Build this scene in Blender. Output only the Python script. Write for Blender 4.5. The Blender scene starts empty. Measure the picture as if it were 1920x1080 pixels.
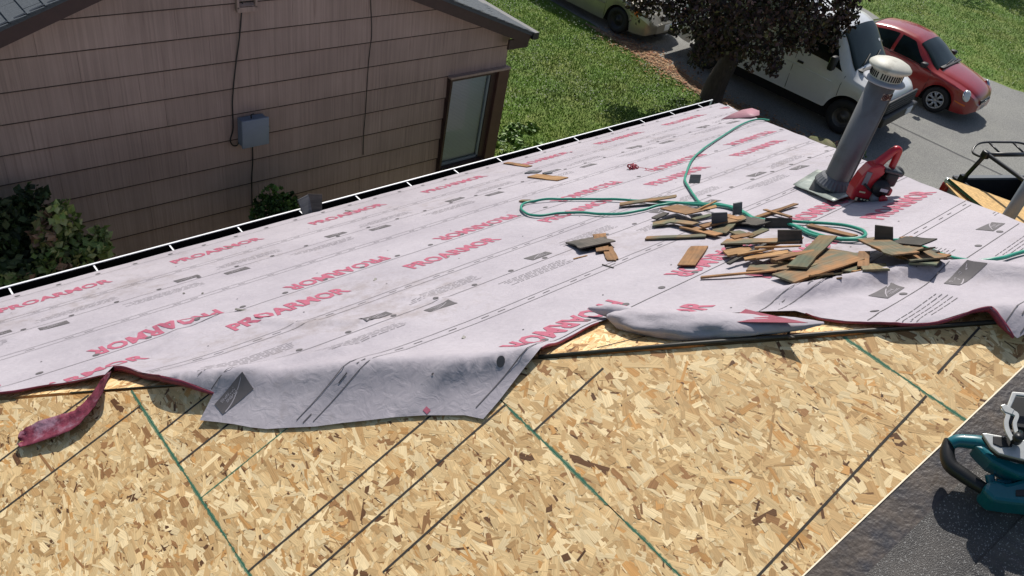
import bpy, bmesh, math, random
import numpy as np
from mathutils import Vector, Matrix, noise
from mathutils.geometry import delaunay_2d_cdt

random.seed(7); rng = np.random.default_rng(7)
scene = bpy.context.scene
COL = scene.collection

# ------------------------------------------------------------------ camera
F_PX = 1536.7
RM = np.array([[0.74566624, -0.64349150, 0.17291771],
               [-0.29596526, -0.55236849, -0.77929046],
               [0.59698108, 0.52991295, -0.60233367]])
CAM = np.array([0.0, 0.0, 6.8])
cam_d = bpy.data.cameras.new('camera')
cam_d.sensor_width = 36.0
cam_d.lens = F_PX / 1920 * 36.0
cam_d.clip_start = 0.05
cam_d.clip_end = 800
cam = bpy.data.objects.new('camera', cam_d)
COL.objects.link(cam)
_m = Matrix.Identity(4)
for i in range(3):
    _m[i][0] = RM[0][i]; _m[i][1] = -RM[1][i]; _m[i][2] = -RM[2][i]; _m[i][3] = CAM[i]
cam.matrix_world = _m
scene.camera = cam

# ------------------------------------------------------------------ light
SUN_AZ, SUN_EL = math.radians(46), math.radians(50)
sv = Vector((math.cos(SUN_AZ) * math.cos(SUN_EL), math.sin(SUN_AZ) * math.cos(SUN_EL), math.sin(SUN_EL)))
world = bpy.data.worlds.new('World'); scene.world = world; world.use_nodes = True
wn = world.node_tree.nodes; wl = world.node_tree.links
sky = wn.new('ShaderNodeTexSky'); sky.sky_type = 'NISHITA'; sky.sun_disc = False
sky.sun_elevation = SUN_EL; sky.sun_rotation = math.pi / 2 - SUN_AZ
sky.air_density = 1.0; sky.dust_density = 1.5
wl.new(sky.outputs[0], wn['Background'].inputs[0]); wn['Background'].inputs[1].default_value = 0.085
sun_d = bpy.data.lights.new('sun', 'SUN'); sun_d.energy = 4.6; sun_d.angle = math.radians(0.53); sun_d.color = (1.0, 0.95, 0.88)
sun = bpy.data.objects.new('sun', sun_d); COL.objects.link(sun)
sun.rotation_euler = sv.to_track_quat('Z', 'Y').to_euler(); sun.location = (0, 0, 30)
vs = scene.view_settings
vs.view_transform = 'Standard'; vs.look = 'None'; vs.exposure = 0.2; vs.gamma = 1.0; vs.use_curve_mapping = False

# ------------------------------------------------------------------ pixel -> place
def ray(x, y):
    return RM.T @ np.array([(x - 960) / F_PX, (y - 540) / F_PX, 1.0])
def hit(x, y, n, c):
    d = ray(x, y); n = np.array(n, float); return CAM + d * (c - n @ CAM) / (n @ d)
def on_z(x, y, z=0.0): return hit(x, y, (0, 0, 1), z)
def on_near(x, y, o=0.0): return hit(x, y, (-.5, 0, 1), 3.35 + o)
def on_far(x, y, o=0.0): return hit(x, y, (0, .5, 1), 5.25 + o)
def on_y(x, y, Y): return hit(x, y, (0, 1, 0), Y)
def at_depth(x, y, d): return CAM + ray(x, y) * d
def near_z(X): return 3.35 + .5 * X
def far_z(Y): return 5.25 - .5 * Y

# ------------------------------------------------------------------ materials
MATS = {}
def mat(name, col, rough=.6, metal=0.0, var=0.0, vscale=8.0, bump=0.0, bscale=60.0, spec=.5, stretch=None,
        attr=False, coat=0.0, col2=None, c2scale=3.0, c2lo=.45, c2hi=.6, trans=0.0, bdist=.01):
    if name in MATS: return MATS[name]
    m = bpy.data.materials.new(name); m.use_nodes = True
    nt = m.node_tree; N = nt.nodes; L = nt.links; b = N['Principled BSDF']
    b.inputs['Roughness'].default_value = rough; b.inputs['Metallic'].default_value = metal
    b.inputs['Specular IOR Level'].default_value = spec
    if coat: b.inputs['Coat Weight'].default_value = coat; b.inputs['Coat Roughness'].default_value = .05
    if trans: b.inputs['Transmission Weight'].default_value = trans
    tc = N.new('ShaderNodeTexCoord'); src = tc.outputs['Object']
    if stretch:
        mp = N.new('ShaderNodeMapping'); mp.inputs['Scale'].default_value = stretch; L.new(src, mp.inputs[0]); src = mp.outputs[0]
    if attr:
        a = N.new('ShaderNodeAttribute'); a.attribute_name = 'Col'; out = a.outputs['Color']
    else:
        r = N.new('ShaderNodeRGB'); r.outputs[0].default_value = (*col, 1); out = r.outputs[0]
    if col2:
        n2 = N.new('ShaderNodeTexNoise'); n2.inputs['Scale'].default_value = c2scale; n2.inputs['Detail'].default_value = 6
        n2.inputs['Roughness'].default_value = .65
        L.new(tc.outputs['Object'], n2.inputs[0])
        rp = N.new('ShaderNodeMapRange'); rp.inputs[1].default_value = c2lo; rp.inputs[2].default_value = c2hi
        L.new(n2.outputs[0], rp.inputs[0])
        mx = N.new('ShaderNodeMix'); mx.data_type = 'RGBA'; L.new(rp.outputs[0], mx.inputs[0]); L.new(out, mx.inputs[6])
        mx.inputs[7].default_value = (*col2, 1); out = mx.outputs[2]
    if var:
        n = N.new('ShaderNodeTexNoise'); n.inputs['Scale'].default_value = vscale; n.inputs['Detail'].default_value = 8
        n.inputs['Roughness'].default_value = .7
        L.new(src, n.inputs[0])
        mr = N.new('ShaderNodeMapRange'); mr.inputs[1].default_value = .3; mr.inputs[2].default_value = .7
        mr.inputs[3].default_value = 1 - var; mr.inputs[4].default_value = 1 + var; L.new(n.outputs[0], mr.inputs[0])
        vm = N.new('ShaderNodeVectorMath'); vm.operation = 'SCALE'; L.new(out, vm.inputs[0]); L.new(mr.outputs[0], vm.inputs['Scale'])
        out = vm.outputs[0]
    L.new(out, b.inputs['Base Color'])
    if bump:
        n = N.new('ShaderNodeTexNoise'); n.inputs['Scale'].default_value = bscale; n.inputs['Detail'].default_value = 5
        L.new(src, n.inputs[0])
        bp = N.new('ShaderNodeBump'); bp.inputs['Strength'].default_value = bump; bp.inputs['Distance'].default_value = bdist
        L.new(n.outputs[0], bp.inputs['Height']); L.new(bp.outputs[0], b.inputs['Normal'])
    m['_'] = 1
    MATS[name] = m
    return m

def srgb(r, g, b):
    f = lambda c: ((c / 255 + .055) / 1.055) ** 2.4 if c > 10 else c / 255 / 12.92
    return (f(r), f(g), f(b))

# ------------------------------------------------------------------ builders
def tag(o, label=None, cat=None, group=None, kind=None):
    if label: o['label'] = label
    if cat: o['category'] = cat
    if group: o['group'] = group
    if kind: o['kind'] = kind
    return o
def empty(name, loc, label, cat, group=None, rz=0.0, mw=None):
    o = bpy.data.objects.new(name, None); COL.objects.link(o)
    o.empty_display_size = .2
    if mw is not None: o.matrix_world = mw
    else:
        o.location = loc; o.rotation_euler = (0, 0, rz)
    o['_world'] = 0
    return tag(o, label, cat, group)
def wmat(o):
    m = o.matrix_basis.copy()
    return m
class MB:
    """collects shapes, builds one mesh object"""
    def __init__(s): s.v = []; s.f = []; s.sm = []
    def add(s, v, f, smooth=False):
        k = len(s.v); s.v.extend([tuple(map(float, p)) for p in v]); s.f.extend([tuple(i + k for i in q) for q in f]); s.sm.extend([smooth] * len(f)); return s
    def box(s, c, d, M=None, bev=0.0):
        x, y, z = [q / 2 for q in d]; c = Vector(c)
        if bev > 0:
            bm = bmesh.new(); bmesh.ops.create_cube(bm, size=1)
            for v in bm.verts: v.co = Vector((v.co.x * d[0], v.co.y * d[1], v.co.z * d[2]))
            bmesh.ops.bevel(bm, geom=bm.edges[:], offset=bev, segments=2, affect='EDGES', profile=.5)
            V = [v.co.copy() for v in bm.verts]; bm.verts.index_update(); Fc = [[v.index for v in f.verts] for f in bm.faces]; bm.free()
            sm = True
        else:
            V = [Vector((i * x, j * y, k * z)) for i in (-1, 1) for j in (-1, 1) for k in (-1, 1)]
            Fc = [(0, 1, 3, 2), (4, 6, 7, 5), (0, 4, 5, 1), (2, 3, 7, 6), (0, 2, 6, 4), (1, 5, 7, 3)]; sm = False
        if M is not None: V = [M @ v for v in V]
        return s.add([c + v for v in V], Fc, sm)
    def tube(s, pts, r, n=8, closed=False, caps=True):
        P = [Vector(p) for p in pts]; m = len(P)
        rs = r if isinstance(r, (list, tuple)) else [r] * m
        V = []; Fc = []; up = None
        for i in range(m):
            a = P[(i - 1) % m] if (closed or i > 0) else P[0]; b = P[(i + 1) % m] if (closed or i < m - 1) else P[-1]
            t = (b - a).normalized() if (b - a).length > 1e-9 else Vector((0, 0, 1))
            if up is None:
                up = Vector((0, 0, 1)) if abs(t.z) < .9 else Vector((1, 0, 0))
            x = t.cross(up)
            if x.length < 1e-6: x = t.orthogonal()
            x.normalize(); y = x.cross(t).normalized(); up = y
            for k in range(n):
                an = 2 * math.pi * k / n; V.append(P[i] + (x * math.cos(an) + y * math.sin(an)) * rs[i])
        for i in range(m if closed else m - 1):
            j = (i + 1) % m
            for k in range(n): Fc.append((i * n + k, i * n + (k + 1) % n, j * n + (k + 1) % n, j * n + k))
        if caps and not closed: Fc.append(tuple(range(n))[::-1]); Fc.append(tuple((m - 1) * n + k for k in range(n)))
        return s.add(V, Fc, True)
    def lathe(s, prof, n=24, c=(0, 0, 0), M=None, arc=None):
        c = Vector(c); V = []; Fc = []; m = len(prof)
        for (r, z) in prof:
            for k in range(n):
                a = 2 * math.pi * k / n; p = Vector((r * math.cos(a), r * math.sin(a), z)); V.append(c + (M @ p if M is not None else p))
        for i in range(m - 1):
            for k in range(n): Fc.append((i * n + k, i * n + (k + 1) % n, (i + 1) * n + (k + 1) % n, (i + 1) * n + k))
        return s.add(V, Fc, True)
    def prism(s, poly, h, M=None):
        """poly: 2D list, extruded 0..h in z, transformed by M"""
        n = len(poly); V = [Vector((x, y, 0)) for x, y in poly] + [Vector((x, y, h)) for x, y in poly]
        if M is not None: V = [M @ v for v in V]
        Fc = [tuple(range(n))[::-1], tuple(range(n, 2 * n))] + [(i, (i + 1) % n, n + (i + 1) % n, n + i) for i in range(n)]
        return s.add(V, Fc)
    def grid(s, fn, us, vs_, smooth=True):
        V = [fn(u, v) for u in us for v in vs_]; m = len(vs_)
        Fc = [(i * m + j, (i + 1) * m + j, (i + 1) * m + j + 1, i * m + j + 1) for i in range(len(us) - 1) for j in range(m - 1)]
        return s.add(V, Fc, smooth)
    def build(s, name, material, parent=None, world=False, bevel=0.0):
        me = bpy.data.meshes.new(name); me.from_pydata(s.v, [], s.f); me.update()
        me.polygons.foreach_set('use_smooth', s.sm)
        o = bpy.data.objects.new(name, me); COL.objects.link(o)
        if material: me.materials.append(material)
        if parent:
            o.parent = parent
            if world: o.matrix_parent_inverse = full_m(parent).inverted()
        if bevel:
            md = o.modifiers.new('bevel', 'BEVEL'); md.width = bevel; md.segments = 2; md.limit_method = 'ANGLE'
        return o
def full_m(o):
    m = o.matrix_basis.copy()
    if o.parent: m = full_m(o.parent) @ o.matrix_parent_inverse @ m
    return m
def origin_to(o, c):
    """move the origin of a mesh object to c without moving the mesh"""
    c = Vector(c); o.data.transform(Matrix.Translation(-c)); o.location = c; return o
def colour_attr(me, cols_per_face, counts):
    a = me.color_attributes.new('Col', 'FLOAT_COLOR', 'CORNER')
    arr = np.repeat(np.concatenate([cols_per_face, np.ones((len(cols_per_face), 1))], 1), counts, axis=0)
    a.data.foreach_set('color', arr.astype(np.float32).ravel())
def clip_poly(poly, a, b, c):
    """keep a*x+b*y<=c"""
    out = []
    for i in range(len(poly)):
        p, q = poly[i], poly[(i + 1) % len(poly)]
        dp, dq = a * p[0] + b * p[1] - c, a * q[0] + b * q[1] - c
        if dp <= 0: out.append(p)
        if dp * dq < 0:
            t = dp / (dp - dq); out.append((p[0] + (q[0] - p[0]) * t, p[1] + (q[1] - p[1]) * t))
    return out
def catmull(pts, n=6):
    P = [np.array(p, float) for p in pts]; out = []
    for i in range(len(P) - 1):
        a = P[max(i - 1, 0)]; b = P[i]; c = P[i + 1]; d = P[min(i + 2, len(P) - 1)]
        for k in range(n):
            t = k / n; out.append(.5 * ((2 * b) + (-a + c) * t + (2 * a - 5 * b + 4 * c - d) * t * t + (-a + 3 * b - 3 * c + d) * t ** 3))
    out.append(P[-1]); return out
def basis(x, y, z, o=(0, 0, 0)):
    return Matrix(((x[0], y[0], z[0], o[0]), (x[1], y[1], z[1], o[1]), (x[2], y[2], z[2], o[2]), (0, 0, 0, 1)))
NN = Vector((-.5, 0, 1)).normalized(); NF = Vector((0, .5, 1)).normalized()
NX = Vector((1, 0, .5)).normalized()      # up the near slope
FY = Vector((0, -1, .5)).normalized()     # up the far slope

# ================================================================== ground, driveway
def edge_x(Y, base, amp, ph):
    return base + amp * noise.noise(Vector((Y * .7, ph, 0))) + amp * .4 * noise.noise(Vector((Y * 3.1, ph + 5, 0)))
m_grass = mat('lawn_soil', srgb(80, 108, 30), .9, var=.35, vscale=9, bump=.6, bscale=40, col2=srgb(104, 116, 48), c2scale=.9, c2lo=.42, c2hi=.62)
b = MB(); xs = [-260, -60, -20, 0, 8, 16, 26, 40, 80, 300]; ys = [-260, -60, -20, 0, 10, 20, 40, 80, 300]
b.grid(lambda x, y: (x, y, 0), xs, ys, False)
tag(b.build('ground', m_grass), kind='structure')

def left_edge(Y):
    return np.interp(Y, [-40, 2, 5, 6.7, 8.9, 11.8, 14.5, 20, 60], [15.9, 15.7, 15.55, 15.45, 15.2, 15.5, 15.6, 15.6, 15.6])
def right_edge(Y):
    return np.interp(Y, [-40, 4, 5.7, 7.4, 9, 11.2, 14, 20, 60], [25.6, 25.2, 24.95, 24.6, 25.2, 26.3, 27, 27, 27])
m_asph = mat('driveway_asphalt', srgb(126, 126, 121), .88, var=.5, vscale=42, bump=.9, bscale=150, col2=srgb(112, 112, 110), c2scale=.6, c2lo=.4, c2hi=.7)
Ys = list(np.arange(-40, 60, .25))
b = MB()
b.grid(lambda t, Y: ((left_edge(Y) + .10 * noise.noise(Vector((Y * 1.7, 3, 0)))) * (1 - t) + (right_edge(Y) + .12 * noise.noise(Vector((Y * 1.9, 9, 0)))) * t, Y, .006), [0, .25, .5, .75, 1], Ys, False)
drive = tag(b.build('driveway', m_asph), kind='structure')
# seam in the asphalt
b = MB(); m_seam = mat('asphalt_seam_tar', srgb(58, 58, 58), .7)
b.grid(lambda t, Y: (18.62 + (6.1 - Y) * .066 + .03 * noise.noise(Vector((Y * 2, 1, 0))) + t, Y, .0105), [0, .065], list(np.arange(-6, 16, .3)), False)
b.build('asphalt_seam', m_seam, drive, True)
# gravel and dead leaf strip along the left edge of the driveway
m_dirt = mat('gravel_dirt', srgb(138, 116, 92), .95, var=.4, vscale=30, bump=.8, bscale=90, col2=srgb(110, 90, 70), c2scale=4)
def strip_w(Y): return np.interp(Y, [2, 5.5, 8, 9.5, 11, 12.2, 13], [.5, .55, .45, .45, .6, .3, .12])
b = MB()
b.grid(lambda t, Y: (left_edge(Y) - .22 + (strip_w(Y) + .13 * noise.noise(Vector((Y * 2.3, 21, 0)))) * t + .06 * noise.noise(Vector((Y * 4.3, 11, t))), Y, .010 + .012 * math.sin(math.pi * t)), [0, .2, .4, .6, .8, 1], list(np.arange(-4, 13.2, .12)), True)
tag(b.build('dirt_verge', m_dirt), kind='structure')

def scatter_mesh(name, V, Fc, cols, material, label, cat='leaves', group=None, kind='stuff', parent=None):
    me = bpy.data.meshes.new(name); me.from_pydata(V, [], Fc); me.update()
    colour_attr(me, np.array(cols), [len(f) for f in Fc]); me.materials.append(material)
    o = bpy.data.objects.new(name, me); COL.objects.link(o)
    if parent: o.parent = parent; o.matrix_parent_inverse = full_m(parent).inverted()
    if kind: o['kind'] = kind
    if label: o['label'] = label
    if cat and not parent: o['category'] = cat
    return o
m_attr = mat('leaf_tint', (1, 1, 1), .55, attr=True, spec=.35)
m_attr_matte = mat('matte_tint', (1, 1, 1), .9, attr=True, spec=.2)
# fallen leaves on the verge
V = []; Fc = []; C = []
for i in range(2600):
    Y = random.choice([random.gauss(11.0, .8), random.gauss(7.0, 1.6), random.uniform(3, 12.5)])
    if not 2 < Y < 13: continue
    x = left_edge(Y) + random.gauss(.05, .26); z = .016 + random.random() * .03
    a = random.random() * 6.28; l = random.uniform(.02, .045); w = l * .6; t = random.uniform(-.01, .012)
    ca, sa = math.cos(a), math.sin(a); k = len(V)
    for (p, q, h) in ((-l, 0, 0), (0, -w, t), (l, 0, 0), (0, w, t)): V.append((x + p * ca - q * sa, Y + p * sa + q * ca, z + h))
    Fc.append((k, k + 1, k + 2, k + 3))
    c = random.choice([srgb(164, 130, 98), srgb(150, 116, 88), srgb(178, 146, 112), srgb(122, 94, 72), srgb(138, 92, 72)]); C.append(c)
scatter_mesh('fallen_leaves', V, Fc, C, m_attr_matte, 'dry brown fallen leaves along the lawn side of the driveway', 'leaves')

# ------------------------------------------------------------------ grass
def blades(n, area, seed, hmin, hmax, shade=1.0):
    r = np.random.default_rng(seed); V = np.zeros((n, 3, 3)); x0, x1, y0, y1 = area
    x = r.uniform(x0, x1, n); y = r.uniform(y0, y1, n)
    keep = np.array([(left_edge(b) - .2 > a) if a < 20 else (right_edge(b) + .05 < a) for a, b in zip(x, y)])
    x, y = x[keep], y[keep]; n = len(x)
    pat = np.array([noise.noise(Vector((a * .8, b * .8, 2))) + .5 * noise.noise(Vector((a * 2.6, b * 2.6, 7))) for a, b in zip(x, y)])
    h = r.uniform(hmin, hmax, n) * (1 + .35 * pat); an = r.uniform(0, 6.28, n); w = r.uniform(.004, .010, n)
    lean = r.normal(0, .6, (n, 2)) * h[:, None]
    V = np.zeros((n, 3, 3))
    V[:, 0] = np.stack([x - w * np.cos(an), y - w * np.sin(an), 0 * x], 1); V[:, 1] = np.stack([x + w * np.cos(an), y + w * np.sin(an), 0 * x], 1)
    V[:, 2] = np.stack([x + lean[:, 0], y + lean[:, 1], h], 1)
    base = np.array([srgb(98, 132, 34), srgb(118, 148, 44), srgb(78, 110, 30), srgb(130, 150, 58), srgb(140, 146, 76)])
    idx = r.choice(5, n, p=[.36, .28, .2, .1, .06]); c = base[idx] * r.uniform(.75, 1.2, (n, 1))
    c = c * (1 + .45 * np.array([noise.noise(Vector((a * .45, b * .45, 12))) + .6 * noise.noise(Vector((a * 1.6, b * 1.6, 19))) for a, b in zip(x, y)]))[:, None]
    dry = np.clip((pat - .2) * 1.0, 0, .55)[:, None]; c = c * (1 - dry) + np.array(srgb(130, 134, 64)) * dry
    return V.reshape(-1, 3), c
def grass(name, n, area, seed, hmin, hmax, label):
    V, c = blades(n, area, seed, hmin, hmax); k = len(V) // 3
    Fc = np.arange(3 * k).reshape(k, 3)
    me = bpy.data.meshes.new(name); me.from_pydata(V.tolist(), [], Fc.tolist()); me.update(); colour_attr(me, c, [3] * k)
    me.materials.append(m_attr); o = bpy.data.objects.new(name, me); COL.objects.link(o)
    tag(o, label, 'grass', kind='stuff')
grass('lawn_grass', 210000, (7.2, 15.8, 5.2, 19), 3, .02, .06, 'short mown green grass of the lawn beside the tan house')
grass('bank_grass', 110000, (24, 37, 3, 16), 4, .025, .08, 'sunlit grass bank beyond the driveway')
# clover blossoms
V = []; Fc = []; C = []
def blossom(x, y, s, h):
    k = len(V)
    for d in ((s, 0, 0), (0, s, 0), (-s, 0, 0), (0, -s, 0), (0, 0, s), (0, 0, -s)): V.append((x + d[0], y + d[1], h + d[2]))
    for q in ((0, 1, 4), (1, 2, 4), (2, 3, 4), (3, 0, 4)):
        Fc.append(tuple(k + j for j in q)); C.append(random.choice([srgb(228, 226, 205), srgb(206, 208, 176), srgb(180, 190, 140)]))
n = 0
while n < 4200:
    x, y = (random.uniform(7.5, 15.6), random.uniform(5.5, 18)) if random.random() < .72 else (random.uniform(25, 36), random.uniform(4, 16))
    if x < 20 and x > left_edge(y) - .25: continue
    if x > 20 and x < right_edge(y) + .1: continue
    d = noise.noise(Vector((x * .6, y * .6, 30))) + (.35 if (x < 20 and left_edge(y) - x < 1.8) else -.05)
    if random.random() > d + .25: continue
    blossom(x, y, random.uniform(.009, .02), random.uniform(.04, .08)); n += 1
scatter_mesh('clover_blossom', V, Fc, C, m_attr_matte, 'white clover blossoms dotted through the lawn', 'clover')
# broad-leaved weeds near the tan house corner
def leaf_cloud(V, Fc, C, cen, rad, n, size, cols, droop=.3, shell=.5, flat=1.0):
    cen = np.array(cen); rad = np.array(rad, float) * np.ones(3)
    for i in range(n):
        d = rng.normal(size=3); d /= np.linalg.norm(d) + 1e-9
        r = rng.random() ** (1 / 3.) if rng.random() > shell else rng.uniform(.75, 1.08)
        p = cen + d * rad * r
        ax = rng.normal(size=3); ax[2] *= flat; ax[2] -= droop; ax /= np.linalg.norm(ax) + 1e-9
        sd = np.cross(ax, rng.normal(size=3)); sd /= np.linalg.norm(sd) + 1e-9
        l = size * rng.uniform(.6, 1.3); w = l * rng.uniform(.28, .42); nn = np.cross(ax, sd) * l * .12; k = len(V)
        V.extend([tuple(p - ax * l * .5), tuple(p - sd * w + nn), tuple(p + ax * l * .5), tuple(p + sd * w + nn)])
        Fc.append((k, k + 1, k + 2)); Fc.append((k, k + 2, k + 3))
        c = np.array(cols[rng.integers(len(cols))]) * rng.uniform(.7, 1.25); C.append(c); C.append(c)
V = []; Fc = []; C = []
for i in range(26):
    p = on_z(random.uniform(935, 1010), random.uniform(235, 290), 0.03)
    leaf_cloud(V, Fc, C, p, (.12, .12, .04), 14, .11, [srgb(96, 128, 52), srgb(120, 146, 74), srgb(72, 102, 40)], 0, .3, .3)
scatter_mesh('broadleaf_weeds', V, Fc, C, m_attr, 'low broad-leaved weeds in the grass beside the window corner', 'weeds')

# ================================================================== the house under the camera
house = empty('house', (3.9, -3, 0), 'house whose hip roof is stripped to strand board under loose underlayment', 'house')
m_stucco = mat('house_wall_paint', srgb(190, 182, 170), .8, var=.08, bump=.2)
m_osb = mat('strand_board', srgb(196, 158, 106), .8, var=.3, vscale=25, bump=.3, bscale=80)
m_fascia = mat('fascia_paint', srgb(205, 205, 202), .5, var=.06)
b = MB(); b.box((3.9, -3.5, 1.2), (10.2, 17, 2.4)); b.build('wall', m_stucco, house, True)
# plain deck below the visible boards
def slab(poly3, n, t):
    V = [Vector(p) for p in poly3] + [Vector(p) - Vector(n) * t for p in poly3]; k = len(poly3)
    return V, [tuple(range(k)), tuple(range(k, 2 * k))[::-1]] + [(i, k + i, k + (i + 1) % k, (i + 1) % k) for i in range(k)]
AP = (3.9, -.1, 5.3); RB = (3.9, -12, 5.3)
for nm, pl_, nrm in (('roof_deck', [(-1.7, 5.5, 2.5), (9.5, 5.5, 2.5), AP], NF),
                     ('roof_deck', [(9.5, 5.5, 2.5), (9.5, -12, 2.5), RB, AP], Vector((.5, 0, 1)).normalized()),
                     ('roof_deck', [(-1.7, -12, 2.5), (-1.7, 5.5, 2.5), AP, RB], NN)):
    b = MB(); b.add(*slab([Vector(p) - nrm * .018 for p in pl_], nrm, .05)); b.build(nm, m_osb, house, True)
b = MB()
b.box((3.9, 5.48, 2.38), (11.2, .03, .16)); b.build('fascia', m_fascia, house, True)
b = MB(); b.box((9.47, -3.26, 2.38), (.03, 17.4, .16)); b.build('fascia', m_fascia, house, True)
# gutter
m_gwhite = mat('white_gutter_enamel', srgb(232, 234, 236), .35, var=.05)
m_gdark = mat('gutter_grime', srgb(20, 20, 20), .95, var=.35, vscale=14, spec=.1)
def gutter(p0, p1, out):
    p0, p1, out = Vector(p0), Vector(p1), Vector(out); L = (p1 - p0); u = L.normalized(); M = basis(u, out, Vector((0, 0, 1)))
    g = MB(); mid = (p0 + p1) / 2
    g.box(mid + out * .060 + Vector((0, 0, -.094)), (L.length, .116, .008), M)
    g.box(mid + out * .008 + Vector((0, 0, -.05)), (L.length, .006, .08), M)
    g.box(mid + out * .1165 + Vector((0, 0, -.042)), (L.length, .003, .098), M)
    ob = g.build('gutter', m_gdark, house, True)
    g = MB(); g.box(mid + out * .124 + Vector((0, 0, -.045)), (L.length + .1, .008, .11), M); g.box(mid + out * .119 + Vector((0, 0, .0135)), (L.length + .1, .014, .007), M)
    g.build('gutter_lip', m_gwhite, ob, True)
    n = int(L.length / .6)
    for i in range(n + 1):
        g = MB(); c = p0 + u * (.25 + i * .6) + out * .062
        g.box(c + Vector((0, 0, .004)), (.012, .116, .005), M); g.build('hanger', m_gwhite, ob, True)
gutter((-1.8, 5.53, 2.475), (9.54, 5.53, 2.475), (0, 1, 0))
gutter((9.54, 5.4, 2.475), (9.54, -10, 2.475), (1, 0, 0))

# ------------------------------------------------------------------ strand board
m_flake = bpy.data.materials.new('wood_strand'); m_flake.use_nodes = True
N = m_flake.node_tree.nodes; L = m_flake.node_tree.links; pb = N['Principled BSDF']; pb.inputs['Roughness'].default_value = .62; pb.inputs['Specular IOR Level'].default_value = .3
at = N.new('ShaderNodeAttribute'); at.attribute_name = 'Col'; uvn = N.new('ShaderNodeUVMap'); uvn.uv_map = 'UVMap'
mp = N.new('ShaderNodeMapping'); mp.inputs['Scale'].default_value = (9, 260, 1); L.new(uvn.outputs[0], mp.inputs[0])
nz = N.new('ShaderNodeTexNoise'); nz.inputs['Scale'].default_value = 1.0; nz.inputs['Detail'].default_value = 4; L.new(mp.outputs[0], nz.inputs[0])
mr = N.new('ShaderNodeMapRange'); mr.inputs[1].default_value = .25; mr.inputs[2].default_value = .75; mr.inputs[3].default_value = .74; mr.inputs[4].default_value = 1.16; L.new(nz.outputs[0], mr.inputs[0])
vm = N.new('ShaderNodeVectorMath'); vm.operation = 'SCALE'; L.new(at.outputs['Color'], vm.inputs[0]); L.new(mr.outputs[0], vm.inputs['Scale']); L.new(vm.outputs[0], pb.inputs['Base Color'])
bpn = N.new('ShaderNodeBump'); bpn.inputs['Strength'].default_value = .35; bpn.inputs['Distance'].default_value = .002; L.new(nz.outputs[0], bpn.inputs['Height']); L.new(bpn.outputs[0], pb.inputs['Normal'])
MATS['wood_strand'] = m_flake
PAL = np.array([srgb(236, 210, 162), srgb(222, 190, 138), srgb(208, 172, 120), srgb(188, 150, 100), srgb(158, 116, 74), srgb(102, 70, 44), srgb(202, 152, 92)])
PALP = [.22, .32, .26, .12, .03, .01, .04]
def inside(poly, x, y):
    s = None
    for i in range(len(poly)):
        a, c = poly[i], poly[(i + 1) % len(poly)]
        cr = (c[0] - a[0]) * (y - a[1]) - (c[1] - a[1]) * (x - a[0])
        if s is None: s = cr > 0
        elif (cr > 0) != s: return False
    return True
def ccw(poly):
    A = sum(poly[i][0] * poly[(i + 1) % len(poly)][1] - poly[(i + 1) % len(poly)][0] * poly[i][1] for i in range(len(poly)))
    return poly if A > 0 else poly[::-1]
def strands(poly, to3, nrm, density, seed, main=math.pi / 2):
    r = random.Random(seed); poly = ccw(poly)
    x0, x1 = min(p[0] for p in poly), max(p[0] for p in poly); y0, y1 = min(p[1] for p in poly), max(p[1] for p in poly)
    V = []; Fc = []; UV = []; C = []; nrm = Vector(nrm)
    for i in range(int(density * (x1 - x0) * (y1 - y0))):
        x, y = r.uniform(x0, x1), r.uniform(y0, y1)
        if not inside(poly, x, y): continue
        small = r.random() < .5
        a = main + (r.gauss(0, .36) if r.random() < .80 else r.uniform(-1.6, 1.6))
        l = (r.uniform(.010, .035) if small else r.uniform(.04, .10) * (1.35 if r.random() < .25 else 1)); w = (r.uniform(.0012, .005) if small else r.uniform(.005, .018))
        sk1, sk2 = r.uniform(-.6, .6) * w, r.uniform(-.6, .6) * w; tp = r.uniform(.55, 1)
        loc = [(-l, -w), (l + sk1, -w * tp)]
        if r.random() < .35: loc.append((l * 1.1, r.uniform(-.4, .4) * w))
        loc += [(l + sk2, w * tp), (-l + sk1, w)]
        if r.random() < .35: loc.append((-l * 1.08, r.uniform(-.4, .4) * w))
        ca, sa = math.cos(a), math.sin(a)
        pts = [(x + p * ca - q * sa, y + p * sa + q * ca) for p, q in loc]
        if not all(inside(poly, *p) for p in pts):
            for k in range(len(poly)):
                p, q = poly[k], poly[(k + 1) % len(poly)]
                ex, ey = q[0] - p[0], q[1] - p[1]
                pts = clip_poly(pts, ey, -ex, ey * p[0] - ex * p[1])
                if len(pts) < 3: break
            if len(pts) < 3: continue
        h = r.uniform(.0004, .0028); t1, t2 = r.gauss(0, .012), r.gauss(0, .012); k = len(V); ou, ov = r.uniform(0, 50), r.uniform(0, 50)
        for (px, py) in pts:
            dx, dy = px - x, py - y
            V.append(to3(px, py) + nrm * min(.0034, max(.0002, h + t1 * dx + t2 * dy))); UV.append((dx * ca + dy * sa + ou, -dx * sa + dy * ca + ov))
        Fc.append(tuple(range(k, len(V))))
        c = PAL[r.choices(range(7), PALP)[0]] * r.uniform(.82, 1.12)
        if small and r.random() < .5: c = PAL[r.choice([3, 4, 4, 5])] * r.uniform(.6, 1.1)
        C.append(c)
    return V, Fc, UV, C
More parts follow.
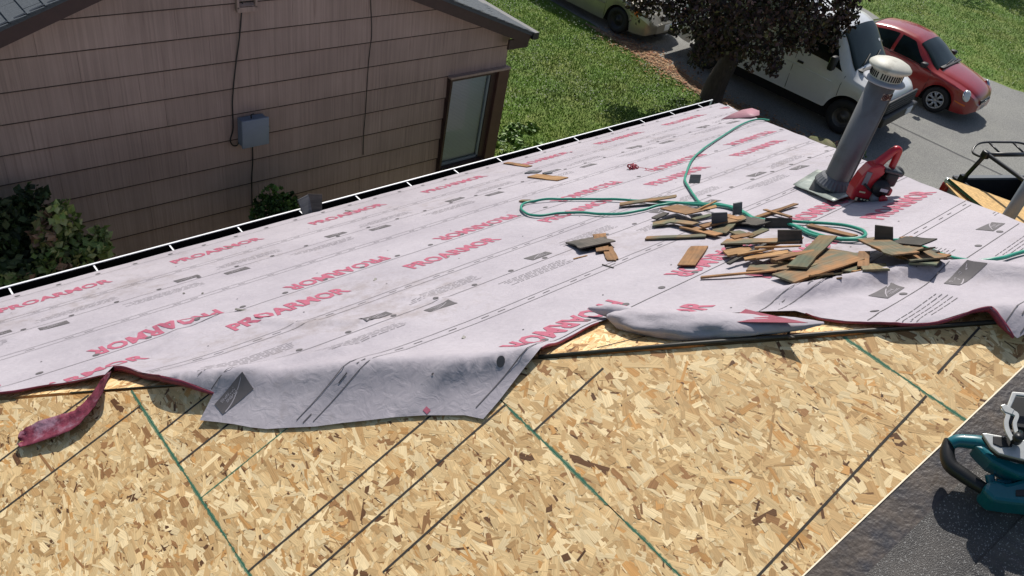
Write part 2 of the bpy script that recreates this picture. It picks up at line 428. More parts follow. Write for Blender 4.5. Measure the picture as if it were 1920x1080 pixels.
def strand_obj(data, parent):
    V, Fc, UV, C = data
    me = bpy.data.meshes.new('strands'); me.from_pydata([tuple(v) for v in V], [], Fc); me.update()
    colour_attr(me, np.array(C), [len(f) for f in Fc]); uvl = me.uv_layers.new(name='UVMap')
    idx = np.zeros(len(me.loops), np.int32); me.loops.foreach_get('vertex_index', idx)
    uvl.data.foreach_set('uv', np.array(UV, np.float32)[idx].ravel())
    me.materials.append(m_flake); o = bpy.data.objects.new('strands', me); COL.objects.link(o)
    o.parent = parent; o.matrix_parent_inverse = full_m(parent).inverted(); o['kind'] = 'stuff'; return o
nearP = lambda x, y: Vector((x, y, near_z(x)))
farP = lambda x, y: Vector((x, y, far_z(y)))
def roof_edge_y(X): return .311 + (X - 2.19) * (.243 - .311) / (3.23 - 2.19)
ROWS = [(-1.7, -.262, [2.8]), (-.26, .829, []), (.833, 1.913, [2.21]), (1.917, 2.978, []), (2.982, 3.88, [])]
m_green = bpy.data.materials.new('green_edge_seal'); m_green.use_nodes = True
N = m_green.node_tree.nodes; L = m_green.node_tree.links; pb = N['Principled BSDF']; pb.inputs['Base Color'].default_value = (*srgb(38, 118, 96), 1); pb.inputs['Roughness'].default_value = .8
uvn = N.new('ShaderNodeUVMap'); sx = N.new('ShaderNodeSeparateXYZ'); L.new(uvn.outputs[0], sx.inputs[0])
nz = N.new('ShaderNodeTexNoise'); nz.inputs['Scale'].default_value = 60; nz.inputs['Detail'].default_value = 6; tcg = N.new('ShaderNodeTexCoord'); L.new(tcg.outputs['Object'], nz.inputs[0])
nz2 = N.new('ShaderNodeTexNoise'); nz2.inputs['Scale'].default_value = 5; L.new(tcg.outputs['Object'], nz2.inputs[0])
mm = N.new('ShaderNodeMath'); mm.operation = 'MULTIPLY'; mm.inputs[1].default_value = 1.5; L.new(sx.outputs[1], mm.inputs[0])
m3 = N.new('ShaderNodeMath'); m3.operation = 'MULTIPLY'; L.new(mm.outputs[0], m3.inputs[0]); L.new(nz2.outputs[0], m3.inputs[1])
m4 = N.new('ShaderNodeMath'); m4.operation = 'ADD'; L.new(m3.outputs[0], m4.inputs[0]); L.new(nz.outputs[0], m4.inputs[1])
mr = N.new('ShaderNodeMapRange'); mr.inputs[1].default_value = .86; mr.inputs[2].default_value = 1.05; mr.inputs[4].default_value = .62; L.new(m4.outputs[0], mr.inputs[0]); L.new(mr.outputs[0], pb.inputs['Alpha'])
MATS['green_edge_seal'] = m_green
def seal_strip(pa, pb_, to3, nrm, parent, w=.013):
    """a sprayed line: dense in the middle (uv y = 1), fading to both sides"""
    a, c = np.array(pa, float), np.array(pb_, float); d = (c - a); ln = np.linalg.norm(d); d /= ln; s = np.array([-d[1], d[0]]); n = max(2, int(ln / .05))
    V = []; Fc = []; U = []
    for i in range(n + 1):
        p = a + d * ln * i / n + s * .003 * noise.noise(Vector((i * .3, a[0], a[1])))
        for k, t in ((-1, 0), (-.12, 1), (.12, 1), (1, 0)):
            q = p + s * w * k; V.append(to3(*q) + Vector(nrm) * .0036); U.append((i * .05, t))
        if i:
            j = len(V) - 8
            for k in range(3): Fc.append((j + k, j + k + 1, j + k + 5, j + k + 4))
    me = bpy.data.meshes.new('edge_seal'); me.from_pydata([tuple(v) for v in V], [], Fc); me.update()
    uvl = me.uv_layers.new(name='UVMap'); idx = np.zeros(len(me.loops), np.int32); me.loops.foreach_get('vertex_index', idx); uvl.data.foreach_set('uv', np.array(U, np.float32)[idx].ravel())
    me.materials.append(m_green); o = bpy.data.objects.new('edge_seal', me); COL.objects.link(o); o.parent = parent; o.matrix_parent_inverse = full_m(parent).inverted()
m_ink = mat('black_marking_ink', srgb(52, 46, 40), .8, var=.3, vscale=30)
def ink_line(pa, pb_, to3, nrm, parent, w=.0045, h=.0042):
    a, c = Vector((*pa, 0)), Vector((*pb_, 0)); d = (c - a).normalized(); s = Vector((-d.y, d.x, 0)) * w
    g = MB(); g.add([to3(p.x, p.y) + Vector(nrm) * h for p in (a - s, c - s, c + s, a + s)], [(0, 1, 2, 3)]); return g.build('printed_line', m_ink, parent, True)
PANELS = []
seed = 10
for (xa, xb, js) in ROWS:
    ybs = [-6.0] + js + [8.0]
    for k in range(len(ybs) - 1):
        y0, y1 = ybs[k] + (.0015 if k else 0), ybs[k + 1] - .0015
        poly = [(xa, y0), (xb, y0), (xb, y1), (xa, y1)]
        poly = clip_poly(poly, 1, 1, 3.785)
        sl = (.243 - .311) / (3.23 - 2.19)
        poly = clip_poly(poly, sl, -1, sl * 2.19 - .311)
        poly = clip_poly(poly, -1, 0, 1.65)
        if len(poly) < 3: continue
        n = len(poly); g = MB(); V = [nearP(*p) for p in poly] + [nearP(*p) - NN * .015 for p in poly]
        g.add(V, [tuple(range(n)), tuple(range(n, 2 * n))[::-1]] + [(i, n + i, n + (i + 1) % n, (i + 1) % n) for i in range(n)])
        pan = g.build('strand_board_panel', m_osb, house, True); PANELS.append((pan, poly, xa, xb))
        seed += 1
        # boards outside the picture (far left) get none of the fine strands
        vis = clip_poly(poly, -1, 0, .35)
        if len(vis) >= 3: strand_obj(strands(vis, nearP, NN, 6800, seed), pan)
        if xb < 3.5 and min(p[1] for p in poly) < 3.7 - xb: seal_strip((xb + .002, min(p[1] for p in poly)), (xb + .002, 3.78 - xb), nearP, NN, pan)
        for jy in js:
            if k == 0: seal_strip((xa, jy), (min(xb, 3.77 - jy), jy), nearP, NN, pan, .006)
def pan_at(x, y):
    for p, poly, xa, xb in PANELS:
        if inside(ccw(poly), x, y): return p
    return PANELS[0][0]
for (xa, xb, y) in ((-.26, .829, 2.836), (-.26, .829, 3.09), (.833, 1.15, 2.637), (.833, 1.913, 1.784), (.833, 1.913, 1.587), (1.195, 1.785, 1.392), (1.917, 2.28, 1.411), (1.917, 2.972, .415), (3.07, 3.36, .445), (.833, 1.3, 2.43)):
    xb = min(xb, 3.77 - y)
    if xb > xa: ink_line((xa, y), (xb, y + .004), nearP, NN, pan_at((xa + xb) / 2, y))
# boards of the far slope, seen where the underlayment stops short of the hip
g = MB(); band = [(-1.6, 5.42), (-1.6, 4.8), (3.9, -.7), (3.9, -.08)]
band = [(-1.4, 5.22), (3.7, .12), (4.1, .32), (-1.0, 5.42)]
V = [farP(*p) for p in band]; g.add(V + [v - NF * .015 for v in V], [(0, 1, 2, 3), (7, 6, 5, 4), (0, 4, 5, 1), (1, 5, 6, 2), (2, 6, 7, 3), (3, 7, 4, 0)])
fp = g.build('strand_board_panel', m_osb, house, True)
strand_obj(strands([(.2, 3.61), (3.68, .13), (4.05, .3), (.6, 3.75)], farP, NF, 6800, 77, .2), fp)
ink_line((2.35, 1.52), (2.75, 1.35), farP, NF, fp, .003)
# dark metal strip laid along the hip
m_strip = mat('dark_hip_strip', srgb(62, 58, 50), .5, var=.3, vscale=20)
g = MB(); hd = Vector((1, -1, .5)).normalized()
a = Vector((2.14, 1.66, far_z(1.66) + .004)); c = Vector((3.42, .38, far_z(.38) + .004)); sd = hd.cross(Vector((0, 0, 1))).normalized()
g.tube([a, (a * 2 + c) / 3 + Vector((0, 0, .010)), (a + c * 2) / 3 + Vector((0, 0, .008)), c], .009, 6); g.build('hip_strip', m_strip, house, True)
g = MB(); a2 = Vector((.62, 3.18, far_z(3.18) + .002)); c2 = Vector((2.1, 1.7, far_z(1.7) + .002)); g.tube([a2, c2], .005, 5); g.build('hip_strip', m_strip, house, True)
# scraps beside the strip
for (px, py, l, ang) in ((1490, 631, .07, .4), (1478, 628, .05, -.5)):
    p = Vector(on_far(px, py, .01)); g = MB(); M = basis(Vector((math.cos(ang), -math.sin(ang), 0)), Vector((math.sin(ang), math.cos(ang), 0)), Vector((0, 0, 1)))
    g.box(p, (l, .012, .006), M); origin_to(tag(g.build('strap_scrap', m_strip), 'small black torn strap scrap lying on the hip ' + ('nearest the rolled fold' if l < .06 else 'just right of its smaller twin'), 'scrap', 'black scraps on the hip'), p)

# ------------------------------------------------------------------ dark roll roofing at the right
def roll_mat():
    m = bpy.data.materials.new('mineral_roll_roofing'); m.use_nodes = True; N = m.node_tree.nodes; L = m.node_tree.links; p = N['Principled BSDF']
    tc = N.new('ShaderNodeTexCoord'); p.inputs['Roughness'].default_value = .48; p.inputs['Specular IOR Level'].default_value = .5
    n1 = N.new('ShaderNodeTexNoise'); n1.inputs['Scale'].default_value = 3.2; n1.inputs['Detail'].default_value = 7; L.new(tc.outputs['Object'], n1.inputs[0])
    n2 = N.new('ShaderNodeTexNoise'); n2.inputs['Scale'].default_value = 260; n2.inputs['Detail'].default_value = 3; L.new(tc.outputs['Object'], n2.inputs[0])
    v = N.new('ShaderNodeTexVoronoi'); v.inputs['Scale'].default_value = 320; L.new(tc.outputs['Object'], v.inputs[0])
    cr = N.new('ShaderNodeValToRGB'); e = cr.color_ramp.elements; e[0].position = .3; e[0].color = (*srgb(40, 40, 42), 1); e[1].position = .72; e[1].color = (*srgb(92, 86, 80), 1); L.new(n1.outputs[0], cr.inputs[0])
    mx = N.new('ShaderNodeMix'); mx.data_type = 'RGBA'; mr = N.new('ShaderNodeMapRange'); mr.inputs[1].default_value = .78; mr.inputs[2].default_value = .95; L.new(v.outputs['Color'], mr.inputs[0])
    L.new(mr.outputs[0], mx.inputs[0]); L.new(cr.outputs[0], mx.inputs[6]); mx.inputs[7].default_value = (*srgb(160, 158, 154), 1); L.new(mx.outputs[2], p.inputs['Base Color'])
    b1 = N.new('ShaderNodeBump'); b1.inputs['Strength'].default_value = .6; b1.inputs['Distance'].default_value = .004; L.new(n2.outputs[0], b1.inputs['Height']); L.new(b1.outputs[0], p.inputs['Normal'])
    MATS[m.name] = m; return m
m_roll = roll_mat(); m_selv = mat('bitumen_selvage', srgb(84, 74, 66), .5, var=.35, vscale=16, bump=.4, bscale=50, col2=srgb(52, 52, 58), c2scale=5, c2lo=.4, c2hi=.6)
sl = (.243 - .311) / (3.23 - 2.19); ey = lambda X: .311 + (X - 2.19) * sl - .004
def roof_band(name, d0, d1, h, m, wav=0.0, step=.02):
    g = MB(); Xs = list(np.arange(1.3, 3.9, step)); ts = list(np.linspace(0, 1, max(2, int((d1 - d0) / step / 1.5) + 1)))
    def fn(X, t):
        y = ey(X) - d0 - (d1 - d0) * t
        z = h + (wav * (math.sin(X * 140 + 3 * noise.noise(Vector((X * 6, y * 6, 0)))) * .5 + noise.noise(Vector((X * 55, y * 30, 1)))) if wav and t > 0 else 0) + .004 * noise.noise(Vector((X * 3, y * 3, 4)))
        return Vector((X, y, near_z(X))) + NN * z
    g.grid(fn, Xs, ts); return g.build(name, m, house, True)
rs = roof_band('roofing_selvage', 0.0, .15, .006, m_selv, 0, .04)
roof_band('roofing_sheet', .13, .36, .012, m_roll, .0008, .03)
roof_band('roofing_sheet', .34, 2.2, .020, m_roll, .0055, .012)
g = MB(); Xs = np.arange(1.3, 3.75, .1)
for i in range(len(Xs) - 1):
    A, B_ = Xs[i], Xs[i + 1]; g.add([nearP(A, ey(A) + .006) + NN * .0045, nearP(B_, ey(B_) + .006) + NN * .0045, nearP(B_, ey(B_) + .0005) + NN * .0085, nearP(A, ey(A) + .0005) + NN * .0085], [(0, 1, 2, 3)])
g.build('lit_edge_strip', mat('lit_edge_wood', srgb(226, 214, 190), .7, var=.1), house, True)  # pale strip paints light along the board edge

# ================================================================== loose printed underlayment
H0 = np.array([3.9, (5.6 + .1) * 1.118]); HU = np.array([1, 1.118]) / 1.5; NU = np.array([-1.118, 1]) / 1.5
H3 = Vector((3.9, -.1, 5.3)); h3 = Vector((1, -1, .5)) / 1.5
m3 = h3.cross(NN); m3 = m3 if m3.y < 0 else -m3
def uv_to3(u, v):
    q = np.array([u, v]) - H0; d = q @ NU
    if d <= 0: Y = 5.6 - v / 1.118; return Vector((u, Y, far_z(Y)))
    # unfolded uv runs towards the hip's upper end along HU, i.e. along -h3 reversed
    s_ = q @ HU; return H3 + h3 * s_ + m3 * d
def px_uv(x, y, lift=.0):
    P = on_near(x, y, lift); w = Vector(P) - Vector((H3.x, H3.y, H3.z + lift)); d = w.dot(m3)
    if d > 0:
        q = HU * w.dot(h3) + NU * d + H0; return (q[0], q[1])
    P = on_far(x, y, lift); return (P[0], (5.6 - P[1]) * 1.118)
def seg_d(p, a, b):
    p, a, b = np.array(p), np.array(a), np.array(b); t = np.clip((p - a) @ (b - a) / ((b - a) @ (b - a)), 0, 1); return np.linalg.norm(p - a - (b - a) * t), t
RIDGES = []   # polyline of pixels, half width, height
for pts, w, h in (([(1440, 575), (1560, 545), (1700, 522), (1800, 516), (1920, 530)], .075, .085),
                  ([(1250, 640), (1500, 600)], .06, .02),
                  ([(190, 640), (330, 612), (420, 596)], .05, .022), ([(300, 605), (345, 632), (300, 660)], .05, .014),
                  ([(470, 600), (560, 612), (690, 606)], .04, .022), ([(560, 640), (640, 600)], .05, .012),
                  ([(690, 640), (830, 590), (880, 575)], .05, .015), ([(760, 560), (845, 566)], .03, .014),
                  ([(20, 640), (60, 625)], .05, .016), ([(820, 720), (960, 680), (1010, 660)], .05, .028), ([(420, 730), (520, 690), (640, 665)], .06, .03),
                  ([(560, 790), (640, 720)], .05, .018), ([(760, 770), (850, 700)], .05, .02), ([(1650, 600), (1760, 560)], .06, .02),
                  ([(1500, 600), (1600, 570)], .05, .016), ([(1000, 300), (1110, 268)], .025, .01), ([(1045, 300), (1075, 285)], .02, .012)):
    RIDGES.append(([px_uv(*p) for p in pts], w, h))
LIFTP = [(px_uv(*p), r, h) for p, r, h in (((330, 735), .25, .04), ((225, 708), .16, .05), ((1850, 620), .14, .03), ((1900, 590), .3, .03), ((640, 800), .3, .02), ((400, 770), .2, .03), ((900, 780), .2, .025),
                                            ((1420, 600), .25, .03), ((1100, 620), .12, .02), ((700, 700), .4, .02), ((560, 575), .2, .012))]
def lift(u, v):
    z = .006 + .0035 * (1 + noise.noise(Vector((u * 1.7, v * 2.9, 0)))) + .0016 * (1 + noise.noise(Vector((u * 7, v * 9, 5))))
    q = np.array([u, v]) - H0; d = q @ NU
    z += .020 * math.exp(-(d / .10) ** 2)          # the sheet bridges the hip softly
    if d > -.5:
        k = min(1, max(0, (d + .5) / .5)); z += k * (.006 * (1 + noise.noise(Vector((u * 5, v * 5, 8)))) + .003 * (1 + noise.noise(Vector((u * 13, v * 15, 3)))))
    for pl_, w, h in RIDGES:
        a0 = np.array(pl_); 
        if u < a0[:, 0].min() - .35 or u > a0[:, 0].max() + .35 or v < a0[:, 1].min() - .35 or v > a0[:, 1].max() + .35: continue
        m = min(seg_d((u, v), pl_[i], pl_[i + 1])[0] for i in range(len(pl_) - 1))
        if m < 3 * w: z += h * math.exp(-(m / w) ** 2)
    for c, r, h in LIFTP:
        dd = (u - c[0]) ** 2 + (v - c[1]) ** 2
        if dd < 9 * r * r: z += h * math.exp(-dd / (r * r))
    if d > .04 and u < 2.9: z = .006 + (z - .006) * math.exp(-(d - .04) / .16)
    return z
_lc = {}
def sheet(u, v, e=0.0):
    p = uv_to3(u, v); return Vector((p.x, p.y, p.z + lift(u, v) + e))
edge_px = [(2080, 600), (1990, 610), (1920, 640), (1892, 655), (1872, 645), (1856, 625), (1830, 606), (1790, 612), (1740, 621), (1700, 622), (1660, 620), (1620, 618), (1580, 612), (1535, 607), (1480, 604), (1400, 600), (1300, 598), (1220, 592), (1160, 594), (1120, 612),
           (1080, 632), (1045, 649), (1010, 668), (985, 695), (965, 718), (935, 756), (905, 790), (870, 783), (845, 783), (795, 783), (740, 787), (690, 793), (640, 798), (590, 804), (545, 806), (500, 808), (470, 805), (440, 800), (405, 797), (375, 795),
           (388, 774), (402, 752), (370, 743), (340, 736), (312, 728), (290, 721), (262, 714), (238, 706), (215, 703), (200, 722), (160, 724), (120, 727), (85, 731), (60, 736), (30, 742), (0, 746)]
low = [px_uv(*p) for p in edge_px]
jit = lambda u, a: a * noise.noise(Vector((u * 4.0, 17, 0)))
right = [(9.63 - .894 * v + .025 + jit(v * 1.7, .02), v) for v in np.arange(.07, 6.2, .12)]
top = [(u, .055 + jit(u, .012)) for u in np.arange(-1.2, 9.5, .12)]
left = [(-.35, .9), (-.8, .5), (-1.15, .1)]
poly = top + right + [(3.95, 6.30)] + low + left
poly = [(float(a), float(c)) for a, c in poly]
GR = .034
pts = [Vector(p) for p in poly]; nb = len(pts); PA = np.array(poly)
gu, gv = np.meshgrid(np.arange(PA[:, 0].min(), PA[:, 0].max(), GR), np.arange(PA[:, 1].min(), PA[:, 1].max(), GR)); gu = gu.ravel(); gv = gv.ravel()
ins = np.zeros(len(gu), bool)
for i in range(nb):
    (x1, y1), (x2, y2) = PA[i], PA[(i + 1) % nb]
    cnd = ((y1 > gv) != (y2 > gv)); xi = (x2 - x1) * (gv - y1) / ((y2 - y1) if y2 != y1 else 1e-9) + x1; ins ^= cnd & (gu < xi)
pts += [Vector((a + random.uniform(-.006, .006), c + random.uniform(-.006, .006))) for a, c, k in zip(gu, gv, ins) if k]
vo, eo, fo, *_ = delaunay_2d_cdt(pts, [], [list(range(nb))], 1, 1e-5)
under = empty('roof_underlayment', (5.5, 3.0, far_z(3.0)), 'pale lavender printed roof underlayment sheet loosely covering the far roof slope', 'underlayment')
def sheet_mat():
    m = bpy.data.materials.new('underlayment_fabric'); m.use_nodes = True; N = m.node_tree.nodes; L = m.node_tree.links; p = N['Principled BSDF']
    p.inputs['Roughness'].default_value = .7; p.inputs['Specular IOR Level'].default_value = .25
    tc = N.new('ShaderNodeTexCoord')
    n1 = N.new('ShaderNodeTexNoise'); n1.inputs['Scale'].default_value = 1.3; n1.inputs['Detail'].default_value = 9; n1.inputs['Roughness'].default_value = .7; L.new(tc.outputs['Object'], n1.inputs[0])
    n2 = N.new('ShaderNodeTexNoise'); n2.inputs['Scale'].default_value = 38; n2.inputs['Detail'].default_value = 6; n2.inputs['Roughness'].default_value = .75; L.new(tc.outputs['Object'], n2.inputs[0])
    cr = N.new('ShaderNodeValToRGB'); e = cr.color_ramp.elements; e[0].position = .32; e[0].color = (*srgb(156, 150, 157), 1); e[1].position = .62; e[1].color = (*srgb(172, 166, 172), 1); L.new(n1.outputs[0], cr.inputs[0])
    # scuffs: dusty footprints gathered in patches
    n3 = N.new('ShaderNodeTexNoise'); n3.inputs['Scale'].default_value = .9; n3.inputs['Detail'].default_value = 3; L.new(tc.outputs['Object'], n3.inputs[0])
    n4 = N.new('ShaderNodeTexNoise'); n4.inputs['Scale'].default_value = 9; n4.inputs['Detail'].default_value = 8; n4.inputs['Roughness'].default_value = .75; L.new(tc.outputs['Object'], n4.inputs[0])
    ml = N.new('ShaderNodeMath'); ml.operation = 'MULTIPLY'; L.new(n3.outputs[0], ml.inputs[0]); L.new(n4.outputs[0], ml.inputs[1])
    mr = N.new('ShaderNodeMapRange'); mr.inputs[1].default_value = .30; mr.inputs[2].default_value = .44; mr.inputs[4].default_value = .6; L.new(ml.outputs[0], mr.inputs[0])
    mx = N.new('ShaderNodeMix'); mx.data_type = 'RGBA'; L.new(mr.outputs[0], mx.inputs[0]); L.new(cr.outputs[0], mx.inputs[6]); mx.inputs[7].default_value = (*srgb(140, 130, 128), 1)
    mr2 = N.new('ShaderNodeMapRange'); mr2.inputs[1].default_value = .3; mr2.inputs[2].default_value = .7; mr2.inputs[3].default_value = .93; mr2.inputs[4].default_value = 1.06; L.new(n2.outputs[0], mr2.inputs[0])
    vmm = N.new('ShaderNodeVectorMath'); vmm.operation = 'SCALE'; L.new(mx.outputs[2], vmm.inputs[0]); L.new(mr2.outputs[0], vmm.inputs['Scale']); L.new(vmm.outputs[0], p.inputs['Base Color'])
    n5 = N.new('ShaderNodeTexNoise'); n5.inputs['Scale'].default_value = 16; n5.inputs['Detail'].default_value = 5; n5.inputs['Distortion'].default_value = 1.2; L.new(tc.outputs['Object'], n5.inputs[0])
    b1 = N.new('ShaderNodeBump'); b1.inputs['Strength'].default_value = .5; b1.inputs['Distance'].default_value = .008; L.new(n5.outputs[0], b1.inputs['Height'])
    L.new(b1.outputs[0], p.inputs['Normal']); MATS[m.name] = m; return m
m_sheet = sheet_mat()
m_maroon = mat('maroon_underside', srgb(128, 44, 66), .55, var=.2, vscale=20, bump=.3, bscale=30)
m_pink = mat('rose_print', srgb(164, 86, 106), .75, var=.12, vscale=30)
m_grey = mat('grey_print', srgb(88, 84, 86), .75, var=.1, vscale=30)
g = MB(); g.add([sheet(p.x, p.y) for p in vo], [tuple(f) for f in fo], True)
so = g.build('sheet', m_sheet, under, True)
if so.data.polygons[0].normal.z < 0: so.data.flip_normals()
# ---- print ------------------------------------------------------------------
def in_poly(u, v):
    c = False
    for i in range(nb):
        (x1, y1), (x2, y2) = poly[i], poly[(i + 1) % nb]
        if (y1 > v) != (y2 > v) and u < (x2 - x1) * (v - y1) / (y2 - y1) + x1: c = not c
    return c
def text_shape(body, off, grid):
    cu = bpy.data.curves.new('letters', 'FONT'); cu.body = body; cu.offset = off; cu.resolution_u = 2
    ob = bpy.data.objects.new('letters', cu); me = bpy.data.meshes.new_from_object(ob)
    bm = bmesh.new(); bm.from_mesh(me)
    xs = [v.co.x for v in bm.verts]; ys = [v.co.y for v in bm.verts]; x0, x1, y0, y1 = min(xs), max(xs), min(ys), max(ys)
    for v in bm.verts: v.co.x = (v.co.x - x0) / (x1 - x0); v.co.y = (v.co.y - y0) / (y1 - y0)
    for k in range(1, grid[0]):
        bmesh.ops.bisect_plane(bm, geom=bm.verts[:] + bm.edges[:] + bm.faces[:], plane_co=(k / grid[0], 0, 0), plane_no=(1, 0, 0))
    for k in range(1, grid[1]):
        bmesh.ops.bisect_plane(bm, geom=bm.verts[:] + bm.edges[:] + bm.faces[:], plane_co=(0, k / grid[1], 0), plane_no=(0, 1, 0))
    bm.verts.index_update(); V = [(v.co.x, v.co.y) for v in bm.verts]; Fc = [[v.index for v in f.verts] for f in bm.faces]
    bm.free(); bpy.data.meshes.remove(me); bpy.data.objects.remove(ob); bpy.data.curves.remove(cu); return V, Fc
WORD = text_shape('PROARMOR', .035, (26, 5))
def clip_print(UVs, Fc, g, e=.0025):
    ok = [in_poly(a, c) for a, c in UVs]
    mp_ = {}; V = []; F2 = []
    for f in Fc:
        if all(ok[i] for i in f):
            q = []
            for i in f:
                if i not in mp_: mp_[i] = len(V); V.append(sheet(UVs[i][0], UVs[i][1], e))
                q.append(mp_[i])
            F2.append(q)
    if F2: g.add(V, F2, True)
    return bool(F2)
def word(u, v, inv=False, L=.74, H=.15):
    UVs = [((u + x * L, v - y * H) if not inv else (u + L - x * L, v - H + y * H)) for x, y in WORD[0]]
    g = MB()
    if clip_print(UVs, WORD[1], g): g.build('lettering', m_pink, under, True)
LAPS = [.22, 2.30, 4.36]
for k, (u0, lap) in enumerate(((-.52, LAPS[0]), (.28, LAPS[1]), (-.15, LAPS[2]))):
    for i in range(9):
        word(u0 + 1.2 * i, lap + .36)
for u0, lap in ((.84, LAPS[1]), (2.09, LAPS[2]), (2.9, 6.42)):
    for i in range(-2, 8): word(u0 + 1.18 * i, lap - .03, True)
def strip(u0, u1, v, w, g, step=.045, e=.0024, skew=0.0):
    n = max(1, int((u1 - u0) / step)); UVs = []; Fc = []
    for i in range(n + 1):
        u = u0 + (u1 - u0) * i / n; UVs += [(u, v - w), (u, v + w)]
        if i: k = 2 * i - 2; Fc.append((k, k + 1, k + 3, k + 2))
    clip_print(UVs, Fc, g, e)
g = MB()
for lap in LAPS + [6.42]:
    strip(-1.2, 9.5, lap, .0024, g)
    for dv in (.60, .665, -.60, -.535):
        strip(-1.2, 9.5, lap + dv, .0020, g)
    for dv in (.6325, -.5675):
        u = -1.2
        while u < 9.4: strip(u, u + .05, lap + dv, .0028, g); u += .11 if int(u * 10) % 3 else .21
    strip(-1.2, 9.5, lap + 1.03, .0022, g)
tag(g.build('printed_rule', m_grey, under, True), kind='stuff')
g = MB()
def disc(u, v, r, g, n=14, e=.0028):
    UVs = [(u, v)] + [(u + r * math.cos(6.2832 * k / n), v + r * math.sin(6.2832 * k / n)) for k in range(n)]
    clip_print(UVs, [(0, 1 + k, 1 + (k + 1) % n) for k in range(n)], g, e)
for lap in LAPS + [6.42]:
    for i in range(40):
        disc(-1.1 + .28 * i, lap - .05, .019, g); disc(-.98 + .28 * i, lap + 1.0, .017, g); disc(-1.05 + .56 * i, lap - .25, .005, g); disc(-.95 + .56 * i, lap + .45, .005, g)
tag(g.build('printed_dot', m_grey, under, True), kind='stuff')
# grey flag emblems with a pale swoosh and maker's name, small print beside them
EMB = text_shape('OWENS\nCORNING', .01, (4, 2)); m_pale = mat('pale_print', srgb(160, 154, 160), .75)
def emblem(u, v, inv=False, L=.165, H=.09):
    sg = -1 if inv else 1
    q = lambda x, y: (u + sg * x * L, v - sg * y * H)
    us, vs2 = np.linspace(0, 1, 6), np.linspace(0, 1, 4)
    g = MB(); UVs = [q(a, c * (1 - .25 * a)) for a in us for c in vs2]; Fc = [(i * 4 + j, i * 4 + j + 1, i * 4 + j + 5, i * 4 + j + 4) for i in range(5) for j in range(3)]
    if not clip_print(UVs, Fc, g, .0026): return
    eo = g.build('emblem', m_grey, under, True)
    g = MB(); n = 10; UVs = []; F2 = []
    for i in range(n + 1):
        t = i / n; a = .10 + .8 * t; c = .10 + .62 * math.sin(t * 1.5) ; UVs += [q(a, c), q(a + .02, c + .07)]
        if i: k = 2 * i - 2; F2.append((k, k + 1, k + 3, k + 2))
    clip_print(UVs, F2, g, .0036); UV2 = [q(.34 + .5 * x, .12 + .36 * y) for x, y in EMB[0]]; clip_print(UV2, EMB[1], g, .0036)
    if g.f: g.build('emblem_mark', m_pale, eo, True)
for lap in LAPS:
    for i in range(10):
        emblem(-.75 + 1.2 * i + lap * .13, lap + .97); emblem(-.30 + 1.2 * i + lap * .13, lap + 1.09, True)
g = MB(); rp = random.Random(4)
for lap in LAPS:
    for i in range(10):
        for base, sgn, off in ((-.5, -1, .10), (-.02, 1, .10)):
            u0 = base + 1.2 * i + lap * .13 + .05
            for k in range(5):
                v = lap + 1.03 + sgn * (off + .022 * k); u = u0 + .04 * k * rp.random()
                while u < u0 + .5:
                    w = rp.uniform(.02, .07); strip(u, min(u + w, u0 + .52), v, .0018, g, .04); u += w + .010
tag(g.build('small_print', m_grey, under, True), kind='stuff')

# ---- curled hems showing the maroon underside --------------------------------
def hem(pxs, hs, name='curled_hem', out=.012):
    P = catmull([(*px_uv(*p), h) for p, h in zip(pxs, hs)], 8); g = MB(); V = []; Fc = []
    for i, (u, v, h) in enumerate(P):
        b0 = uv_to3(u, v); t = sheet(u, v, .002); a = Vector(P[min(i + 1, len(P) - 1)][:2]) - Vector(P[max(i - 1, 0)][:2])
        q = (np.array([u, v]) - H0) @ NU; base = Vector((t.x, t.y, max(b0.z + .004, t.z - .004 - h))); toward = (m3 if q > 0 else FY)
        r = noise.noise(Vector((i * .35, u, v))) * .004
        V += [base + toward * (.004 + r), base + toward * (out * min(1, h / .02) + r) + Vector((0, 0, (t.z - base.z) * .45)), t + toward * .003]
        if i: k = 3 * i - 3; Fc += [(k, k + 1, k + 4, k + 3), (k + 1, k + 2, k + 5, k + 4)]
    g.add(V, Fc, True); o = g.build(name, m_maroon, under, True); md = o.modifiers.new('thick', 'SOLIDIFY'); md.thickness = .0015; return o
hem([(215, 703), (250, 709), (300, 724), (350, 738), (402, 752)], [.03, .035, .035, .03, .012])
hem([(1500, 606), (1560, 611), (1620, 618), (1700, 622), (1780, 614), (1830, 606), (1858, 627), (1885, 652)], [.002, .006, .010, .010, .014, .026, .03, .008])
hem([(1010, 668), (1050, 647), (1085, 629), (1118, 613)], [.012, .014, .012, .008])
hem([(0, 746), (40, 741), (80, 732), (140, 726), (200, 722)], [.014, .012, .008, .006, .004])
